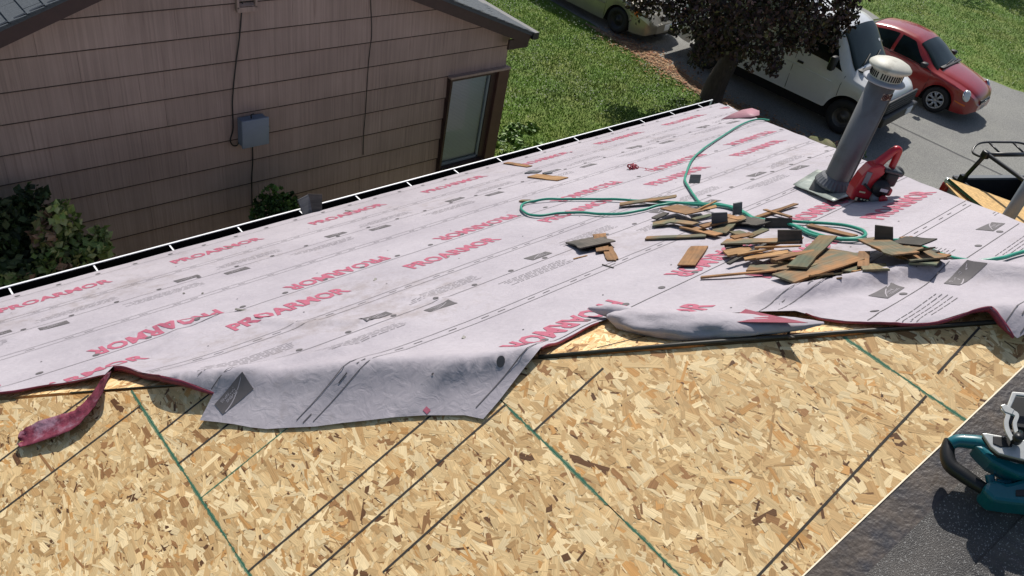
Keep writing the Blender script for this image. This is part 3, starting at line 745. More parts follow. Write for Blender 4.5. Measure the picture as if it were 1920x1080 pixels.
# ---- torn strip twisted out over the boards -----------------------------------
cl = catmull([(212, 708), (196, 728), (170, 760), (138, 786), (95, 800), (60, 812), (36, 822)], 7); g = MB(); V = []; Fc = []
for i, p in enumerate(cl):
    t = i / (len(cl) - 1); P = Vector(on_near(p[0], p[1], .03)); nx = Vector(on_near(*cl[min(i + 1, len(cl) - 1)], .03)) - Vector(on_near(*cl[max(i - 1, 0)], .03)); nx.normalize()
    sd = nx.cross(NN).normalized(); w = np.interp(t, [0, .12, .35, .6, .8, .95, 1], [.045, .055, .055, .066, .062, .045, .014]); tw = np.interp(t, [0, .3, .5, .75, 1], [.7, .35, .2, .12, .05])
    zz = np.interp(t, [0, .2, .5, 1], [.05, .02, .008, .003])
    row = []
    for k in range(7):
        s = k / 3 - 1; curl = .014 * (s * s) * (.4 + t) + .008 * noise.noise(Vector((i * .5, k * .9, 2)))
        row.append(Vector((P.x, P.y, P.z - .03 + zz)) + sd * s * w * math.cos(tw) + NN * (w * s * math.sin(tw) * -1 + curl + w * abs(math.sin(tw)) * .8))
    V += row
    if i:
        k0 = 7 * (i - 1); Fc += [(k0 + k, k0 + k + 1, k0 + k + 8, k0 + k + 7) for k in range(6)]
g.add(V, Fc, True); tw_o = g.build('torn_strip', mat('maroon_and_pale_strip', srgb(112, 38, 58), .65, var=.3, vscale=20, bump=.5, bscale=18, bdist=.03, col2=srgb(140, 104, 120), c2scale=6, c2lo=.50, c2hi=.60), under, True); md = tw_o.modifiers.new('thick', 'SOLIDIFY'); md.thickness = .002
tw_o['label'] = 'narrow torn maroon strip twisted out over the bare boards'
# ---- rolled-up bundle of loose sheet beside the hip -----------------------------
m_roll_s = m_sheet
path = [on_far(*p, .05) for p in ((1140, 590), (1165, 597), (1210, 604), (1280, 610), (1360, 612), (1440, 610), (1500, 608), (1545, 606))]
rad = [.010, .052, .072, .080, .066, .046, .026, .006]
cp = catmull([(*p, r) for p, r in zip(path, rad)], 6); g = MB(); V = []; Fc = []; nS = 26
for i, q in enumerate(cp):
    P = Vector(q[:3]); r = q[3]; a = Vector(cp[min(i + 1, len(cp) - 1)][:3]) - Vector(cp[max(i - 1, 0)][:3]); a.normalize(); x = a.cross(Vector((0, 0, 1))).normalized(); y = x.cross(a).normalized()
    base = min(far_z(P.y), near_z(P.x)) + .006
    for k in range(nS):
        an = 6.2832 * k / nS; rr = r * (1 + .26 * noise.noise(Vector((math.cos(an) * 1.9, math.sin(an) * 1.9, i * .2))) + .11 * noise.noise(Vector((math.cos(an) * 4, math.sin(an) * 4, i * .55))))
        p = P + x * math.cos(an) * rr * 1.15 + y * math.sin(an) * rr * .72; p.z = max(p.z, min(far_z(p.y), near_z(p.x)) + .004); V.append(p)
    if i: k0 = nS * (i - 1); Fc += [(k0 + k, k0 + (k + 1) % nS, k0 + nS + (k + 1) % nS, k0 + nS + k) for k in range(nS)]
Fc += [tuple(range(nS)), tuple(range(len(V) - nS, len(V)))]
g.add(V, Fc, True); bo = g.build('rolled_fold', m_sheet, under, True); bo['label'] = 'rolled fold of loose sheet beside the hip'
# pale outer overlap and dark mouth of the roll
mouth = [on_far(*p, .06) for p in ((1105, 578), (1122, 581), (1152, 584), (1190, 590))]
g = MB(); cp2 = catmull([(*p, r) for p, r in zip(mouth, (.008, .020, .035, .03))], 6); g.tube([q[:3] for q in cp2], [q[3] for q in cp2], 12); g.build('rolled_fold', m_sheet, under, True)
fold = [(1375, 600), (1400, 579), (1440, 588), (1500, 600), (1530, 606)]
g = MB(); tri = [Vector(on_far(*p, .085)) for p in ((1362, 604), (1398, 580), (1430, 588), (1515, 606))]; g.add(tri, [(0, 1, 2), (0, 2, 3)]); o = g.build('turned_corner', m_maroon, under, True); md = o.modifiers.new('thick', 'SOLIDIFY'); md.thickness = .002
# pink flap over the far corner of the eave
g = MB(); fl = [(1352, 224), (1372, 214), (1392, 206), (1410, 203), (1424, 208), (1424, 216), (1408, 220), (1385, 221)]
V = [Vector(on_far(x, y, .012 + .018 * max(0, min(1, (x - 1360) / 50)))) for x, y in fl]; g.add(V, [(0, 1, 7), (1, 2, 6, 7), (2, 3, 5, 6), (3, 4, 5)], True); o = g.build('turned_corner', mat('rose_sheet_back', srgb(160, 112, 124), .6, var=.1), under, True); md = o.modifiers.new('thick', 'SOLIDIFY'); md.thickness = .003

# ================================================================== tan neighbour house
YW = 7.5
nb_h = empty('neighbour_house', (3.7, 11.5, 0), 'single-storey tan house with wide striated siding and dark gable roof', 'house')
def siding_mat():
    m = bpy.data.materials.new('striated_siding_paint'); m.use_nodes = True; N = m.node_tree.nodes; L = m.node_tree.links; p = N['Principled BSDF']
    p.inputs['Roughness'].default_value = .75; p.inputs['Specular IOR Level'].default_value = .25
    tc = N.new('ShaderNodeTexCoord'); mp = N.new('ShaderNodeMapping'); mp.inputs['Scale'].default_value = (58, 1, .9); L.new(tc.outputs['Object'], mp.inputs[0])
    n = N.new('ShaderNodeTexNoise'); n.inputs['Scale'].default_value = 1.0; n.inputs['Detail'].default_value = 3; n.inputs['Roughness'].default_value = .6; L.new(mp.outputs[0], n.inputs[0])
    n2 = N.new('ShaderNodeTexNoise'); n2.inputs['Scale'].default_value = 1.4; n2.inputs['Detail'].default_value = 6; L.new(tc.outputs['Object'], n2.inputs[0])
    mp3 = N.new('ShaderNodeMapping'); mp3.inputs['Scale'].default_value = (22, 1, 1.6); L.new(tc.outputs['Object'], mp3.inputs[0])
    n3 = N.new('ShaderNodeTexNoise'); n3.inputs['Scale'].default_value = 1.0; n3.inputs['Detail'].default_value = 5; L.new(mp3.outputs[0], n3.inputs[0])
    oi = N.new('ShaderNodeObjectInfo')
    cr = N.new('ShaderNodeValToRGB'); e = cr.color_ramp.elements; e[0].position = .3; e[0].color = (*srgb(148, 128, 118), 1); e[1].position = .7; e[1].color = (*srgb(166, 144, 133), 1); L.new(n2.outputs[0], cr.inputs[0])
    mr = N.new('ShaderNodeMapRange'); mr.inputs[1].default_value = .62; mr.inputs[2].default_value = .78; mr.inputs[4].default_value = .45; L.new(n3.outputs[0], mr.inputs[0])
    mx = N.new('ShaderNodeMix'); mx.data_type = 'RGBA'; L.new(mr.outputs[0], mx.inputs[0]); L.new(cr.outputs[0], mx.inputs[6]); mx.inputs[7].default_value = (*srgb(112, 88, 78), 1)
    m1 = N.new('ShaderNodeMapRange'); m1.inputs[1].default_value = .35; m1.inputs[2].default_value = .65; m1.inputs[3].default_value = .86; m1.inputs[4].default_value = 1.08; L.new(n.outputs[0], m1.inputs[0])
    m2 = N.new('ShaderNodeMapRange'); m2.inputs[3].default_value = .95; m2.inputs[4].default_value = 1.05; L.new(oi.outputs['Random'], m2.inputs[0])
    ml = N.new('ShaderNodeMath'); ml.operation = 'MULTIPLY'; L.new(m1.outputs[0], ml.inputs[0]); L.new(m2.outputs[0], ml.inputs[1])
    v = N.new('ShaderNodeVectorMath'); v.operation = 'SCALE'; L.new(mx.outputs[2], v.inputs[0]); L.new(ml.outputs[0], v.inputs['Scale']); L.new(v.outputs[0], p.inputs['Base Color'])
    bp = N.new('ShaderNodeBump'); bp.inputs['Strength'].default_value = .7; bp.inputs['Distance'].default_value = .006; L.new(n.outputs[0], bp.inputs['Height']); L.new(bp.outputs[0], p.inputs['Normal'])
    MATS[m.name] = m; return m
m_sid = siding_mat()
m_lap_shadow = mat('lap_shadow_edge', srgb(66, 54, 48), .9, var=.3, vscale=10)  # dark colour painted in for the lap shadow under each board
m_brown = mat('dark_brown_trim', srgb(58, 38, 34), .6, var=.2, vscale=12)
m_brown2 = mat('brown_casing', srgb(84, 56, 48), .6, var=.15, vscale=10)
m_shing = mat('slate_grey_shingle', srgb(74, 80, 86), .9, var=.25, vscale=60, bump=.6, bscale=220)
PKX, PKZ, RS = 3.54, 4.50, .387
XL, XR = -.25, 7.33
gable_z = lambda X: PKZ - RS * abs(X - PKX)
# structural core behind the siding
g = MB(); core = [(XL, 0), (XR, 0), (XR, gable_z(XR) - .02), (PKX, PKZ - .02), (XL, gable_z(XL) - .02)]
M = Matrix(((1, 0, 0, 0), (0, 0, 1, YW + .03), (0, 1, 0, 0), (0, 0, 0, 1)))
g.prism(core, 9.0, M); g.build('wall', mat('sheathing', srgb(120, 100, 90), .8), nb_h, True)
EXPO = .2955; z0 = 3.40 - 12 * EXPO
rs_ = random.Random(5)
WX0, WX1, WZ0, WZ1 = 6.37, 7.345, 1.06, 2.49
for k in range(-1, 15):
    za = z0 + k * EXPO; zb = za + EXPO + .02
    if zb < 0: continue
    za = max(za, .02)
    x = XL - rs_.uniform(0, .9)
    while x < XR:
        xe = x + 1.215; a, c = max(x, XL) + .0012, min(xe, XR) - .0012; x = xe
        if c - a < .02: continue
        segs = [(a, c)]
        if za < WZ1 - .02 and zb > WZ0 + .05:
            segs = [(a, min(c, WX0))] if a < WX0 else []
        for (a, c) in segs:
            if c - a < .02: continue
            poly2 = [(a, za), (c, za), (c, zb), (a, zb)]
            poly2 = clip_poly(poly2, RS, 1, PKZ + .0 + RS * PKX); poly2 = clip_poly(poly2, -RS, 1, PKZ + .0 - RS * PKX)
            if len(poly2) < 3: continue
            yo = lambda z: YW - .004 - .024 * (1 - (z - za) / (zb - za))
            V = [Vector((p[0], yo(p[1]), p[1])) for p in poly2] + [Vector((p[0], YW + .02, p[1])) for p in poly2]; n = len(poly2)
            g = MB(); g.add(V, [tuple(range(n)), tuple(range(n, 2 * n))[::-1]] + [(i, (i + 1) % n, n + (i + 1) % n, n + i) for i in range(n)])
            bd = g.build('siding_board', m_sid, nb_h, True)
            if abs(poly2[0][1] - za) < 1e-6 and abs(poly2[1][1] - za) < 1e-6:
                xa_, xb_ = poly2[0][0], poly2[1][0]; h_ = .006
                bd.data.materials.append(m_lap_shadow); me = bd.data; bm = bmesh.new(); bm.from_mesh(me)
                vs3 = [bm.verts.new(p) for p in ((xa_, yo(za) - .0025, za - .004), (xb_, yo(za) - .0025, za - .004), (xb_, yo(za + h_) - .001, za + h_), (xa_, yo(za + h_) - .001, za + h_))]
                fc = bm.faces.new(vs3); fc.material_index = 1; bm.to_mesh(me); bm.free()  # strip along the lower lip carries the painted lap shadow
# roof planes
for sgn in (-1, 1):
    xe = PKX + sgn * 3.98; up = Vector((-sgn, 0, RS)).normalized(); nr = Vector((sgn * RS, 0, 1)).normalized()
    g = MB(); q = [Vector((PKX, 7.27, PKZ + .07)), Vector((xe, 7.27, PKZ + .07 - RS * 3.98)), Vector((xe, 17, PKZ + .07 - RS * 3.98)), Vector((PKX, 17, PKZ + .07))]
    g.add(*slab(q, nr, .04)); rf = g.build('roof', m_shing, nb_h, True)
    # shingle tabs along the rake that the picture shows
    rows = range(0, 30)
    for r_ in rows:
        d = r_ * .142; x_lo = PKX + sgn * (3.98 - d)
        if sgn < 0 and not .9 < x_lo < 2.6: continue
        if sgn > 0 and not 5.5 < x_lo < 7.9: continue
        y = 7.24 + (r_ % 3) * .1 - .2
        while y < (8.6 if sgn < 0 else 8.2):
            w = .305; a, c = max(y, 7.24), y + w - .006; y += w
            if c - a < .03: continue
            g = MB(); p0 = Vector((x_lo, a, PKZ + .07 - RS * (3.98 - d))); th = nr * (.008 + .004 * random.random())
            lift_ = nr * .004
            V = [p0 + th + lift_, p0 + Vector((0, c - a, 0)) + th + lift_, p0 + Vector((0, c - a, 0)) + up * .165 + nr * .003, p0 + up * .165 + nr * .003]
            V += [p0 - nr * .001, p0 + Vector((0, c - a, 0)) - nr * .001, p0 + Vector((0, c - a, 0)) + up * .165 - nr * .001, p0 + up * .165 - nr * .001]
            g.add(V, [(0, 1, 2, 3), (7, 6, 5, 4), (0, 4, 5, 1), (1, 5, 6, 2), (2, 6, 7, 3), (3, 7, 4, 0)]); g.build('shingle', m_shing, rf, True)
    # rake board and drip edge
    g = MB(); M2 = basis(Vector((sgn, 0, -RS)).normalized(), Vector((0, 1, 0)), nr)
    mid = Vector((PKX + sgn * 1.99, 7.3, PKZ + .065 - RS * 1.99)); g.box(mid - nr * .085, (4.27, .035, .15), M2); g.build('rake_board', m_brown, nb_h, True)
    g = MB(); g.box(mid + nr * .006 - Vector((0, .028, 0)), (4.3, .025, .02), M2); g.build('drip_edge', mat('black_drip_edge', srgb(30, 30, 32), .4), nb_h, True)
    g = MB(); sf = [Vector((PKX, 7.3, PKZ - .07)), Vector((PKX + sgn * 3.9, 7.3, PKZ - .07 - RS * 3.9)), Vector((PKX + sgn * 3.9, 7.52, PKZ - .07 - RS * 3.9)), Vector((PKX, 7.52, PKZ - .07))]
    g.add(*slab(sf, nr, .012)); g.build('soffit', m_brown2, nb_h, True)
g = MB(); zg = gable_z(7.7); g.box((7.56, 12.15, PKZ - RS * 3.98 + .03), (.10, 9.8, .09)); gt = g.build('gutter', mat('dark_gutter', srgb(34, 34, 36), .45), nb_h, True)
g = MB(); g.box((7.32, 7.31, gable_z(7.42) - .10), (.34, .03, .13)); g.build('eave_return', m_brown, nb_h, True)
# window on the corner
win = MB(); win.box((6.385, 7.455, (WZ0 + WZ1) / 2), (.03, .09, WZ1 - WZ0)); win.box((6.74, 7.455, WZ1 - .012), (.68, .09, .035)); win = win.build('window', m_brown, nb_h, True)
g = MB(); g.box((7.065, 7.49, (WZ0 + WZ1) / 2), (.03, .05, WZ1 - WZ0 - .08)); g.box((6.415, 7.49, (WZ0 + WZ1) / 2), (.022, .05, WZ1 - WZ0 - .08)); g.box((6.74, 7.49, WZ1 - .045), (.66, .05, .03)); g.box((6.74, 7.49, WZ0 + .155), (.66, .05, .035)); g.build('sash', mat('pale_sash', srgb(120, 130, 136), .4), win, True)
g = MB(); g.box((7.125, 7.475, (WZ0 + WZ1) / 2 + .05), (.09, .05, WZ1 - WZ0 - .1)); g.build('jamb', m_brown, win, True)
g = MB(); g.box((7.262, 7.448, (WZ0 + WZ1) / 2), (.185, .085, WZ1 - WZ0)); g.build('casing', m_brown2, win, True)
g = MB(); g.box((6.76, 7.44, WZ0 + .07), (.74, .12, .13)); g.box((6.78, 7.42, WZ0 - .015), (.86, .16, .03)); g.build('sill', m_brown, win, True)
g = MB(); g.box((6.86, 7.45, WZ1 + .018), (1.0, .10, .03)); g.build('head_flashing', m_sid, win, True)
m_glass = bpy.data.materials.new('window_glass'); m_glass.use_nodes = True; N = m_glass.node_tree.nodes; L = m_glass.node_tree.links
for n in list(N):
    if n.type != 'OUTPUT_MATERIAL': N.remove(n)
out = [n for n in N if n.type == 'OUTPUT_MATERIAL'][0]; tr = N.new('ShaderNodeBsdfTransparent'); tr.inputs[0].default_value = (.93, .95, .96, 1); gl = N.new('ShaderNodeBsdfGlossy'); gl.inputs['Roughness'].default_value = .02
fr = N.new('ShaderNodeFresnel'); fr.inputs[0].default_value = 1.5; mxs = N.new('ShaderNodeMixShader'); L.new(fr.outputs[0], mxs.inputs[0]); L.new(tr.outputs[0], mxs.inputs[1]); L.new(gl.outputs[0], mxs.inputs[2]); L.new(mxs.outputs[0], out.inputs[0]); MATS['window_glass'] = m_glass
g = MB(); zc_, hh_ = (WZ0 + WZ1) / 2 + .05, (WZ1 - WZ0 - .2) / 2; g.add([(6.42, 7.485, zc_ - hh_), (7.06, 7.485, zc_ - hh_), (7.06, 7.485, zc_ + hh_), (6.42, 7.485, zc_ + hh_)], [(0, 1, 2, 3)]); g.build('pane', m_glass, win, True)
g = MB()
zz = WZ0 + .16
while zz < WZ1 - .05:
    g.box((6.74, 7.512, zz), (.63, .022, .003), Matrix.Rotation(-1.0, 4, 'X')); zz += .021
tag(g.build('blind', mat('pale_blue_blind', srgb(214, 224, 230), .6), win, True), kind='stuff')
g = MB(); g.box((6.74, 7.524, (WZ0 + WZ1) / 2), (.66, .004, WZ1 - WZ0 - .06)); g.build('window_backing', mat('shade_cloth', srgb(196, 208, 214), .8), win, True)
# gable vent
vx, vz = on_y(458, 5, YW)[0], on_y(458, 5, YW)[2]
g = MB()
for dz, h in ((-.095, .05), (.095, .05)): g.box((vx, YW - .045, vz + dz + .05), (.21, .04, h))
for dx in (-.095, .095): g.box((vx + dx, YW - .045, vz + .05), (.022, .04, .16))
vt = g.build('gable_vent', m_sid, nb_h, True)
for i in range(3):
    g = MB(); g.box((vx, YW - .04, vz + i * .055), (.17, .045, .008), Matrix.Rotation(.6, 4, 'X')); g.build('louvre', m_sid, vt, True)
g = MB(); g.box((vx, YW - .026, vz + .05), (.17, .006, .14)); g.build('vent_opening', mat('vent_dark', srgb(26, 24, 24), .9), vt, True)
# grey utility box with its wires
ub = empty('utility_box', (3.69, YW - .03, 2.16), 'grey metal utility box mounted on the tan siding', 'utility box')
m_box = mat('blue_grey_enamel', srgb(118, 128, 142), .45, var=.06)
g = MB(); g.box((0, -.05, .16), (.285, .10, .30)); g.build('body', m_box, ub)
g = MB(); g.box((0, -.115, .165), (.31, .03, .325), bev=.008); g.build('cover', m_box, ub)
g = MB(); g.box((.165, -.09, .17), (.02, .03, .05)); g.build('latch', mat('dull_zinc', srgb(120, 122, 124), .4, metal=.8), ub)
g = MB(); g.tube([(-.03, -.09, .33), (-.03, -.09, .37), (.0, -.09, .375)], .008, 6); g.build('conduit_stub', mat('black_cable', srgb(22, 22, 24), .5), ub)
m_cab = MATS['black_cable']
def cable(name, pxs, r, label, off=.035, cat='cable'):
    P = [on_y(x, y, YW - off) for x, y in pxs]; g = MB(); g.tube([p for p in catmull(P, 6)], r, 6); o = g.build(name, m_cab); tag(o, label, cat); origin_to(o, P[-1]); return o
cable('wall_cable', [(462, -60), (455, 0), (449, 70), (441, 130), (436, 190), (437, 240), (432, 262), (436, 272), (444, 273), (448, 266)], .007, 'thin black cable hanging down the siding left of the utility box')
cable('wall_cable', [(473, 258), (474, 300), (472, 340), (474, 420), (476, 480)], .007, 'thin black cable dropping straight down below the utility box')
cable('wall_cable', [(694, -50), (695, 0), (697, 60), (694, 90), (690, 130), (686, 200), (682, 250), (681, 290)], .005, 'thin dark cable wandering down the siding between box and window', .03)

# ================================================================== vehicles
m_rubber = mat('tyre_rubber', srgb(30, 30, 31), .8, var=.15, vscale=20)
m_rim = mat('alloy_rim', srgb(176, 178, 180), .35, metal=.7)
m_steel = mat('worn_steel_rim', srgb(92, 90, 86), .5, metal=.6, var=.2)
m_black = mat('black_plastic', srgb(26, 26, 28), .55)
m_chrome = mat('chrome', srgb(200, 202, 204), .15, metal=1.0)
m_lamp = mat('clear_lamp', srgb(206, 210, 208), .12, spec=.8)
m_amber = mat('amber_lamp', srgb(206, 104, 34), .25)
m_redl = mat('red_lamp', srgb(150, 24, 28), .25)
m_plate = mat('number_plate', srgb(205, 208, 210), .5, var=.1, vscale=40)
m_autoglass = mat('dark_car_glass', srgb(18, 27, 25), .08, spec=.14, var=.5, vscale=2.5)  # mottled tone paints in the look of reflections
m_under = mat('underbody', srgb(14, 14, 15), .9)
class Curve:
    def __init__(s, pts): s.x = [p[0] for p in pts]; s.y = [p[1] for p in pts]
    def __call__(s, x):
        X, Y = s.x, s.y
        if x <= X[0]: return Y[0]
        if x >= X[-1]: return Y[-1]
        i = max(k for k in range(len(X)) if X[k] <= x); i = min(i, len(X) - 2)
        h = X[i + 1] - X[i]; t = (x - X[i]) / h
        def sl(k):
            if k == 0 or k == len(X) - 1: return 0.0
            a, c = (Y[k] - Y[k - 1]) / (X[k] - X[k - 1]), (Y[k + 1] - Y[k]) / (X[k + 1] - X[k])
            return 0 if a * c <= 0 else 2 * a * c / (a + c)
        m0, m1 = sl(i) * h, sl(i + 1) * h
        return (2 * t ** 3 - 3 * t * t + 1) * Y[i] + (t ** 3 - 2 * t * t + t) * m0 + (-2 * t ** 3 + 3 * t * t) * Y[i + 1] + (t ** 3 - t * t) * m1
class Car:
    def __init__(s, name, wheel_px, wl, heading, label, cat, spec):
        """wl: local (x, y) of the near front wheel contact; heading: unit vector the car faces"""
        s.sp = spec; h = Vector((heading[0], heading[1], 0)).normalized(); rz = math.atan2(h.y, h.x)
        P = Vector(on_z(*wheel_px, 0.0)); Rz = Matrix.Rotation(rz, 3, 'Z'); loc = P - Rz @ Vector((wl[0], wl[1], 0)); loc.z = .011
        s.root = empty(name, loc, label, cat, rz=rz)
        s.top, s.belt, s.hw, s.rw, s.low = [Curve(spec[k]) for k in ('top', 'belt', 'hw', 'rw', 'low')]
    def zlow(s, x):
        z = s.low(x)
        for xw in s.sp['wheels']:
            d = abs(x - xw); Ra = s.sp['arch']
            if d < Ra: z = max(z, s.sp['wr'] + math.sqrt(Ra * Ra - d * d) * .98)
        return z
    def S(s, x, t):
        hw, rw, tp, bl, zl = s.hw(x), s.rw(x), s.top(x), s.belt(x), s.zlow(x); bl = max(bl, zl + .03); tp = max(tp, bl + .01)
        cd = s.sp.get('crown', .06); te = max(bl + .004, tp - cd)
        y0 = hw * .955; zm = (zl + bl) / 2
        K = [(0, y0, zl), (.22, hw, zl * .5 + bl * .5), (.42, hw * .995, bl * .8 + zl * .2), (.5, hw * .965, bl), (.82, rw, te), (.88, rw * .93, te + (tp - te) * .45), (1, 0, tp)]
        for i in range(len(K) - 1):
            if t <= K[i + 1][0]:
                q = (t - K[i][0]) / (K[i + 1][0] - K[i][0]); a, c = K[i], K[i + 1]
                y = a[1] + (c[1] - a[1]) * q; z = a[2] + (c[2] - a[2]) * q
                if i == 3: y += .028 * math.sin(math.pi * q) * min(1, (te - bl) / .3)
                if i == 5: z += (tp - te) * .18 * math.sin(math.pi * q)
                return y, z
        return 0, tp
    def pt(s, x, t, side, e=0.0):
        y, z = s.S(x, t)
        if e:
            y1, z1 = s.S(x, max(0, t - .01)); y2, z2 = s.S(x, min(1, t + .01)); d = Vector((y2 - y1, z2 - z1)); d = d.normalized() if d.length > 1e-9 else Vector((0, 1)); n = Vector((d.y, -d.x))
            # fore-aft slope of the surface
            ya, za = s.S(x - .02, t); yb, zb = s.S(x + .02, t); dx = -((yb - ya) * n.x + (zb - za) * n.y) / .04
            nn = Vector((dx, n.x, n.y)).normalized() * e; return Vector((x + nn.x, side * (y + nn.y), z + nn.z))
        return Vector((x, side * y, z))
    def shell(s, material):
        x0, x1 = s.sp['top'][0][0], s.sp['top'][-1][0]; xs = sorted(set([round(v, 3) for v in np.arange(x0, x1, .035)] + [x1])); ts = [0, .05, .11, .17, .22, .3, .37, .42, .46, .5, .56, .63, .7, .76, .82, .85, .88, .92, .96, 1]
        g = MB(); n = len(ts) * 2 - 1; V = []; Fc = []
        for x in xs: V += [s.pt(x, t, -1) for t in ts] + [s.pt(x, t, 1) for t in ts[-2::-1]]
        for i in range(len(xs) - 1):
            for j in range(n - 1): Fc.append((i * n + j, (i + 1) * n + j, (i + 1) * n + j + 1, i * n + j + 1))
        Fc.append(tuple(range(n))[::-1]); Fc.append(tuple((len(xs) - 1) * n + j for j in range(n)))
        g.add(V, Fc, True); s.body = g.build('body', material, s.root)
        md = s.body.modifiers.new('es', 'EDGE_SPLIT'); md.split_angle = math.radians(48)
        g = MB(); L_ = x1 - x0; g.box(((x0 + x1) / 2, 0, .34), (L_ * .78, s.sp['hw'][len(s.sp['hw']) // 2][1] * 1.66, .32)); g.build('underbody', m_under, s.root)
    def panel(s, name, quad, side, material, e=.006, nu=10, nv=8, parent=None):
        """quad: (x,t) corners a-b-c-d"""
        a, b_, c, d = [np.array(q) for q in quad]; g = MB()
        def fn(u, v): q = (a * (1 - u) + b_ * u) * (1 - v) + (d * (1 - u) + c * u) * v; return s.pt(q[0], q[1], side, e)
        g.grid(fn, list(np.linspace(0, 1, nu)), list(np.linspace(0, 1, nv))); return g.build(name, material, parent or s.root)
    def across(s, name, x0, x1, t0, t1, material, e=.007, parent=None):
        """panel that spans the whole width between the two pillars; x/t pairs per bottom and top"""
        g = MB(); us = list(np.linspace(0, 1, 10)); vs2 = list(np.linspace(-1, 1, 19))
        def fn(u, v):
            x = x0 + (x1 - x0) * u; tt = t0 + (t1 - t0) * u; t = 1 - (1 - tt) * abs(v); return s.pt(x, t, -1 if v < 0 else 1, e)
        g.grid(fn, us, vs2); return g.build(name, material, parent or s.root)
    def line(s, name, pts, side, material, w=.006, e=.004):
        g = MB(); P = [s.pt(x, t, side, e) for x, t in pts]; g.tube(P, w, 5); return g.build(name, material, s.root)
    def wheels(s, style, ys=None):
        R, w = s.sp['wr'], s.sp.get('tw', .19)
        for xw in s.sp['wheels']:
            for side in (-1, 1):
                M = Matrix.Rotation(-side * math.pi / 2, 4, 'X'); c = (xw, side * s.sp['track'], R); rr = R * s.sp.get('rimr', .66)
                g = MB(); g.lathe([(rr * .98, -w / 2), (R * .93, -w / 2), (R, -w * .3), (R, w * .3), (R * .94, w / 2), (rr * 1.02, w / 2 + .004), (rr * .96, w * .3)], 32, c, M); ty = g.build('wheel', m_rubber, s.root)
                m = m_steel if style == 'steel' else m_rim
                g = MB()
                if style == 'dark': m = mat('dark_steel_wheel', srgb(44, 44, 46), .5, metal=.3)
                if style in ('steel', 'dark'):
                    g.lathe([(rr, w / 2 + .002), (rr * .93, w / 2 - .005), (rr * .86, w * .15), (rr * .6, w * .10), (rr * .52, w * .26), (rr * .3, w * .30), (rr * .26, w * .42), (.0, w * .44)], 28, c, M)
                    for k in range(8):
                        a = k * math.pi / 4; p = M @ Vector((rr * .4 * math.cos(a), rr * .4 * math.sin(a), w * .31)); g.box(Vector(c) + p, (.02, .02, .02), M)
                else:
                    g.lathe([(rr, w / 2 + .002), (rr * .90, w / 2 + .006), (rr * .86, w * .30)], 28, c, M)
                    for k in range(7):
                        a = k * 2 * math.pi / 7
                        g.tube([Vector(c) + M @ Vector((rr * .2 * math.cos(a), rr * .2 * math.sin(a), w * .42)), Vector(c) + M @ Vector((rr * .55 * math.cos(a), rr * .55 * math.sin(a), w * .46)), Vector(c) + M @ Vector((rr * .9 * math.cos(a + .16), rr * .9 * math.sin(a + .16), w * .47))], [.034, .024, .022], 6)
                        g.tube([Vector(c) + M @ Vector((rr * .55 * math.cos(a), rr * .55 * math.sin(a), w * .46)), Vector(c) + M @ Vector((rr * .9 * math.cos(a - .2), rr * .9 * math.sin(a - .2), w * .47))], [.022, .02], 6)
                    g.lathe([(.05, w * .47), (.03, w * .5), (0, w * .5)], 14, c, M)
                g.build('rim', m, ty)
                g = MB(); g.lathe([(rr * .88, w * .05), (0, w * .04)], 20, c, M); g.build('brake_disc', m_under, ty)
    def mirror(s, x, z, y, size=(.13, .17, .12), sides=(-1, 1), shell=None):
        for sd in sides:
            g = MB(); g.box((x, sd * (y + .1), z + .02), size, bev=.035); m_o = g.build('door_mirror', shell or m_black, s.root)
            g = MB(); g.box((x - size[0] / 2 - .002, sd * (y + .1), z + .02), (.004, size[1] * .8, size[2] * .75)); g.build('mirror_glass', m_chrome, m_o)
            g = MB(); g.tube([(x + .02, sd * (y - .03), z - .02), (x, sd * (y + .07), z)], .025, 6); g.build('mirror_arm', m_black, m_o)

# ---- red compact sedan ----------------------------------------------------------
m_red = mat('sunfaded_red_paint', srgb(138, 30, 26), .28, var=.12, vscale=2.2, coat=.6, col2=srgb(150, 48, 40), c2scale=1.6, c2lo=.5, c2hi=.8)
red = Car('red_sedan', (1741, 210), (1.34, -.80), (.075, -1), 'faded red compact sedan with round headlamps parked beside the white van', 'car', dict(
    top=[(-2.20, .78), (-2.12, .90), (-1.75, 1.00), (-1.40, 1.06), (-.75, 1.36), (-.2, 1.425), (.2, 1.40), (.55, 1.27), (1.08, .97), (1.35, .92), (1.75, .83), (2.02, .72), (2.15, .58), (2.19, .48)],
    belt=[(-2.20, .70), (-1.9, .86), (-1.2, .93), (0, .90), (.9, .87), (1.3, .83), (1.75, .74), (2.05, .63), (2.19, .44)],
    hw=[(-2.20, .60), (-2.05, .76), (-1.6, .84), (0, .855), (1.4, .85), (1.8, .80), (2.02, .70), (2.14, .55), (2.19, .42)],
    rw=[(-2.20, .40), (-1.7, .62), (-1.2, .60), (-.5, .56), (.2, .57), (.7, .63), (1.1, .70), (1.7, .60), (2.05, .5), (2.19, .3)],
    low=[(-2.20, .42), (-2.1, .30), (-1.8, .22), (1.8, .20), (2.05, .22), (2.19, .30)], wheels=(1.34, -1.32), arch=.36, wr=.305, track=.72, rimr=.66, crown=.06))
red.shell(m_red); red.wheels('alloy')
red.across('windshield', 1.06, .42, .80, .845, m_autoglass); red.across('rear_window', -1.38, -.82, .82, .85, m_autoglass)
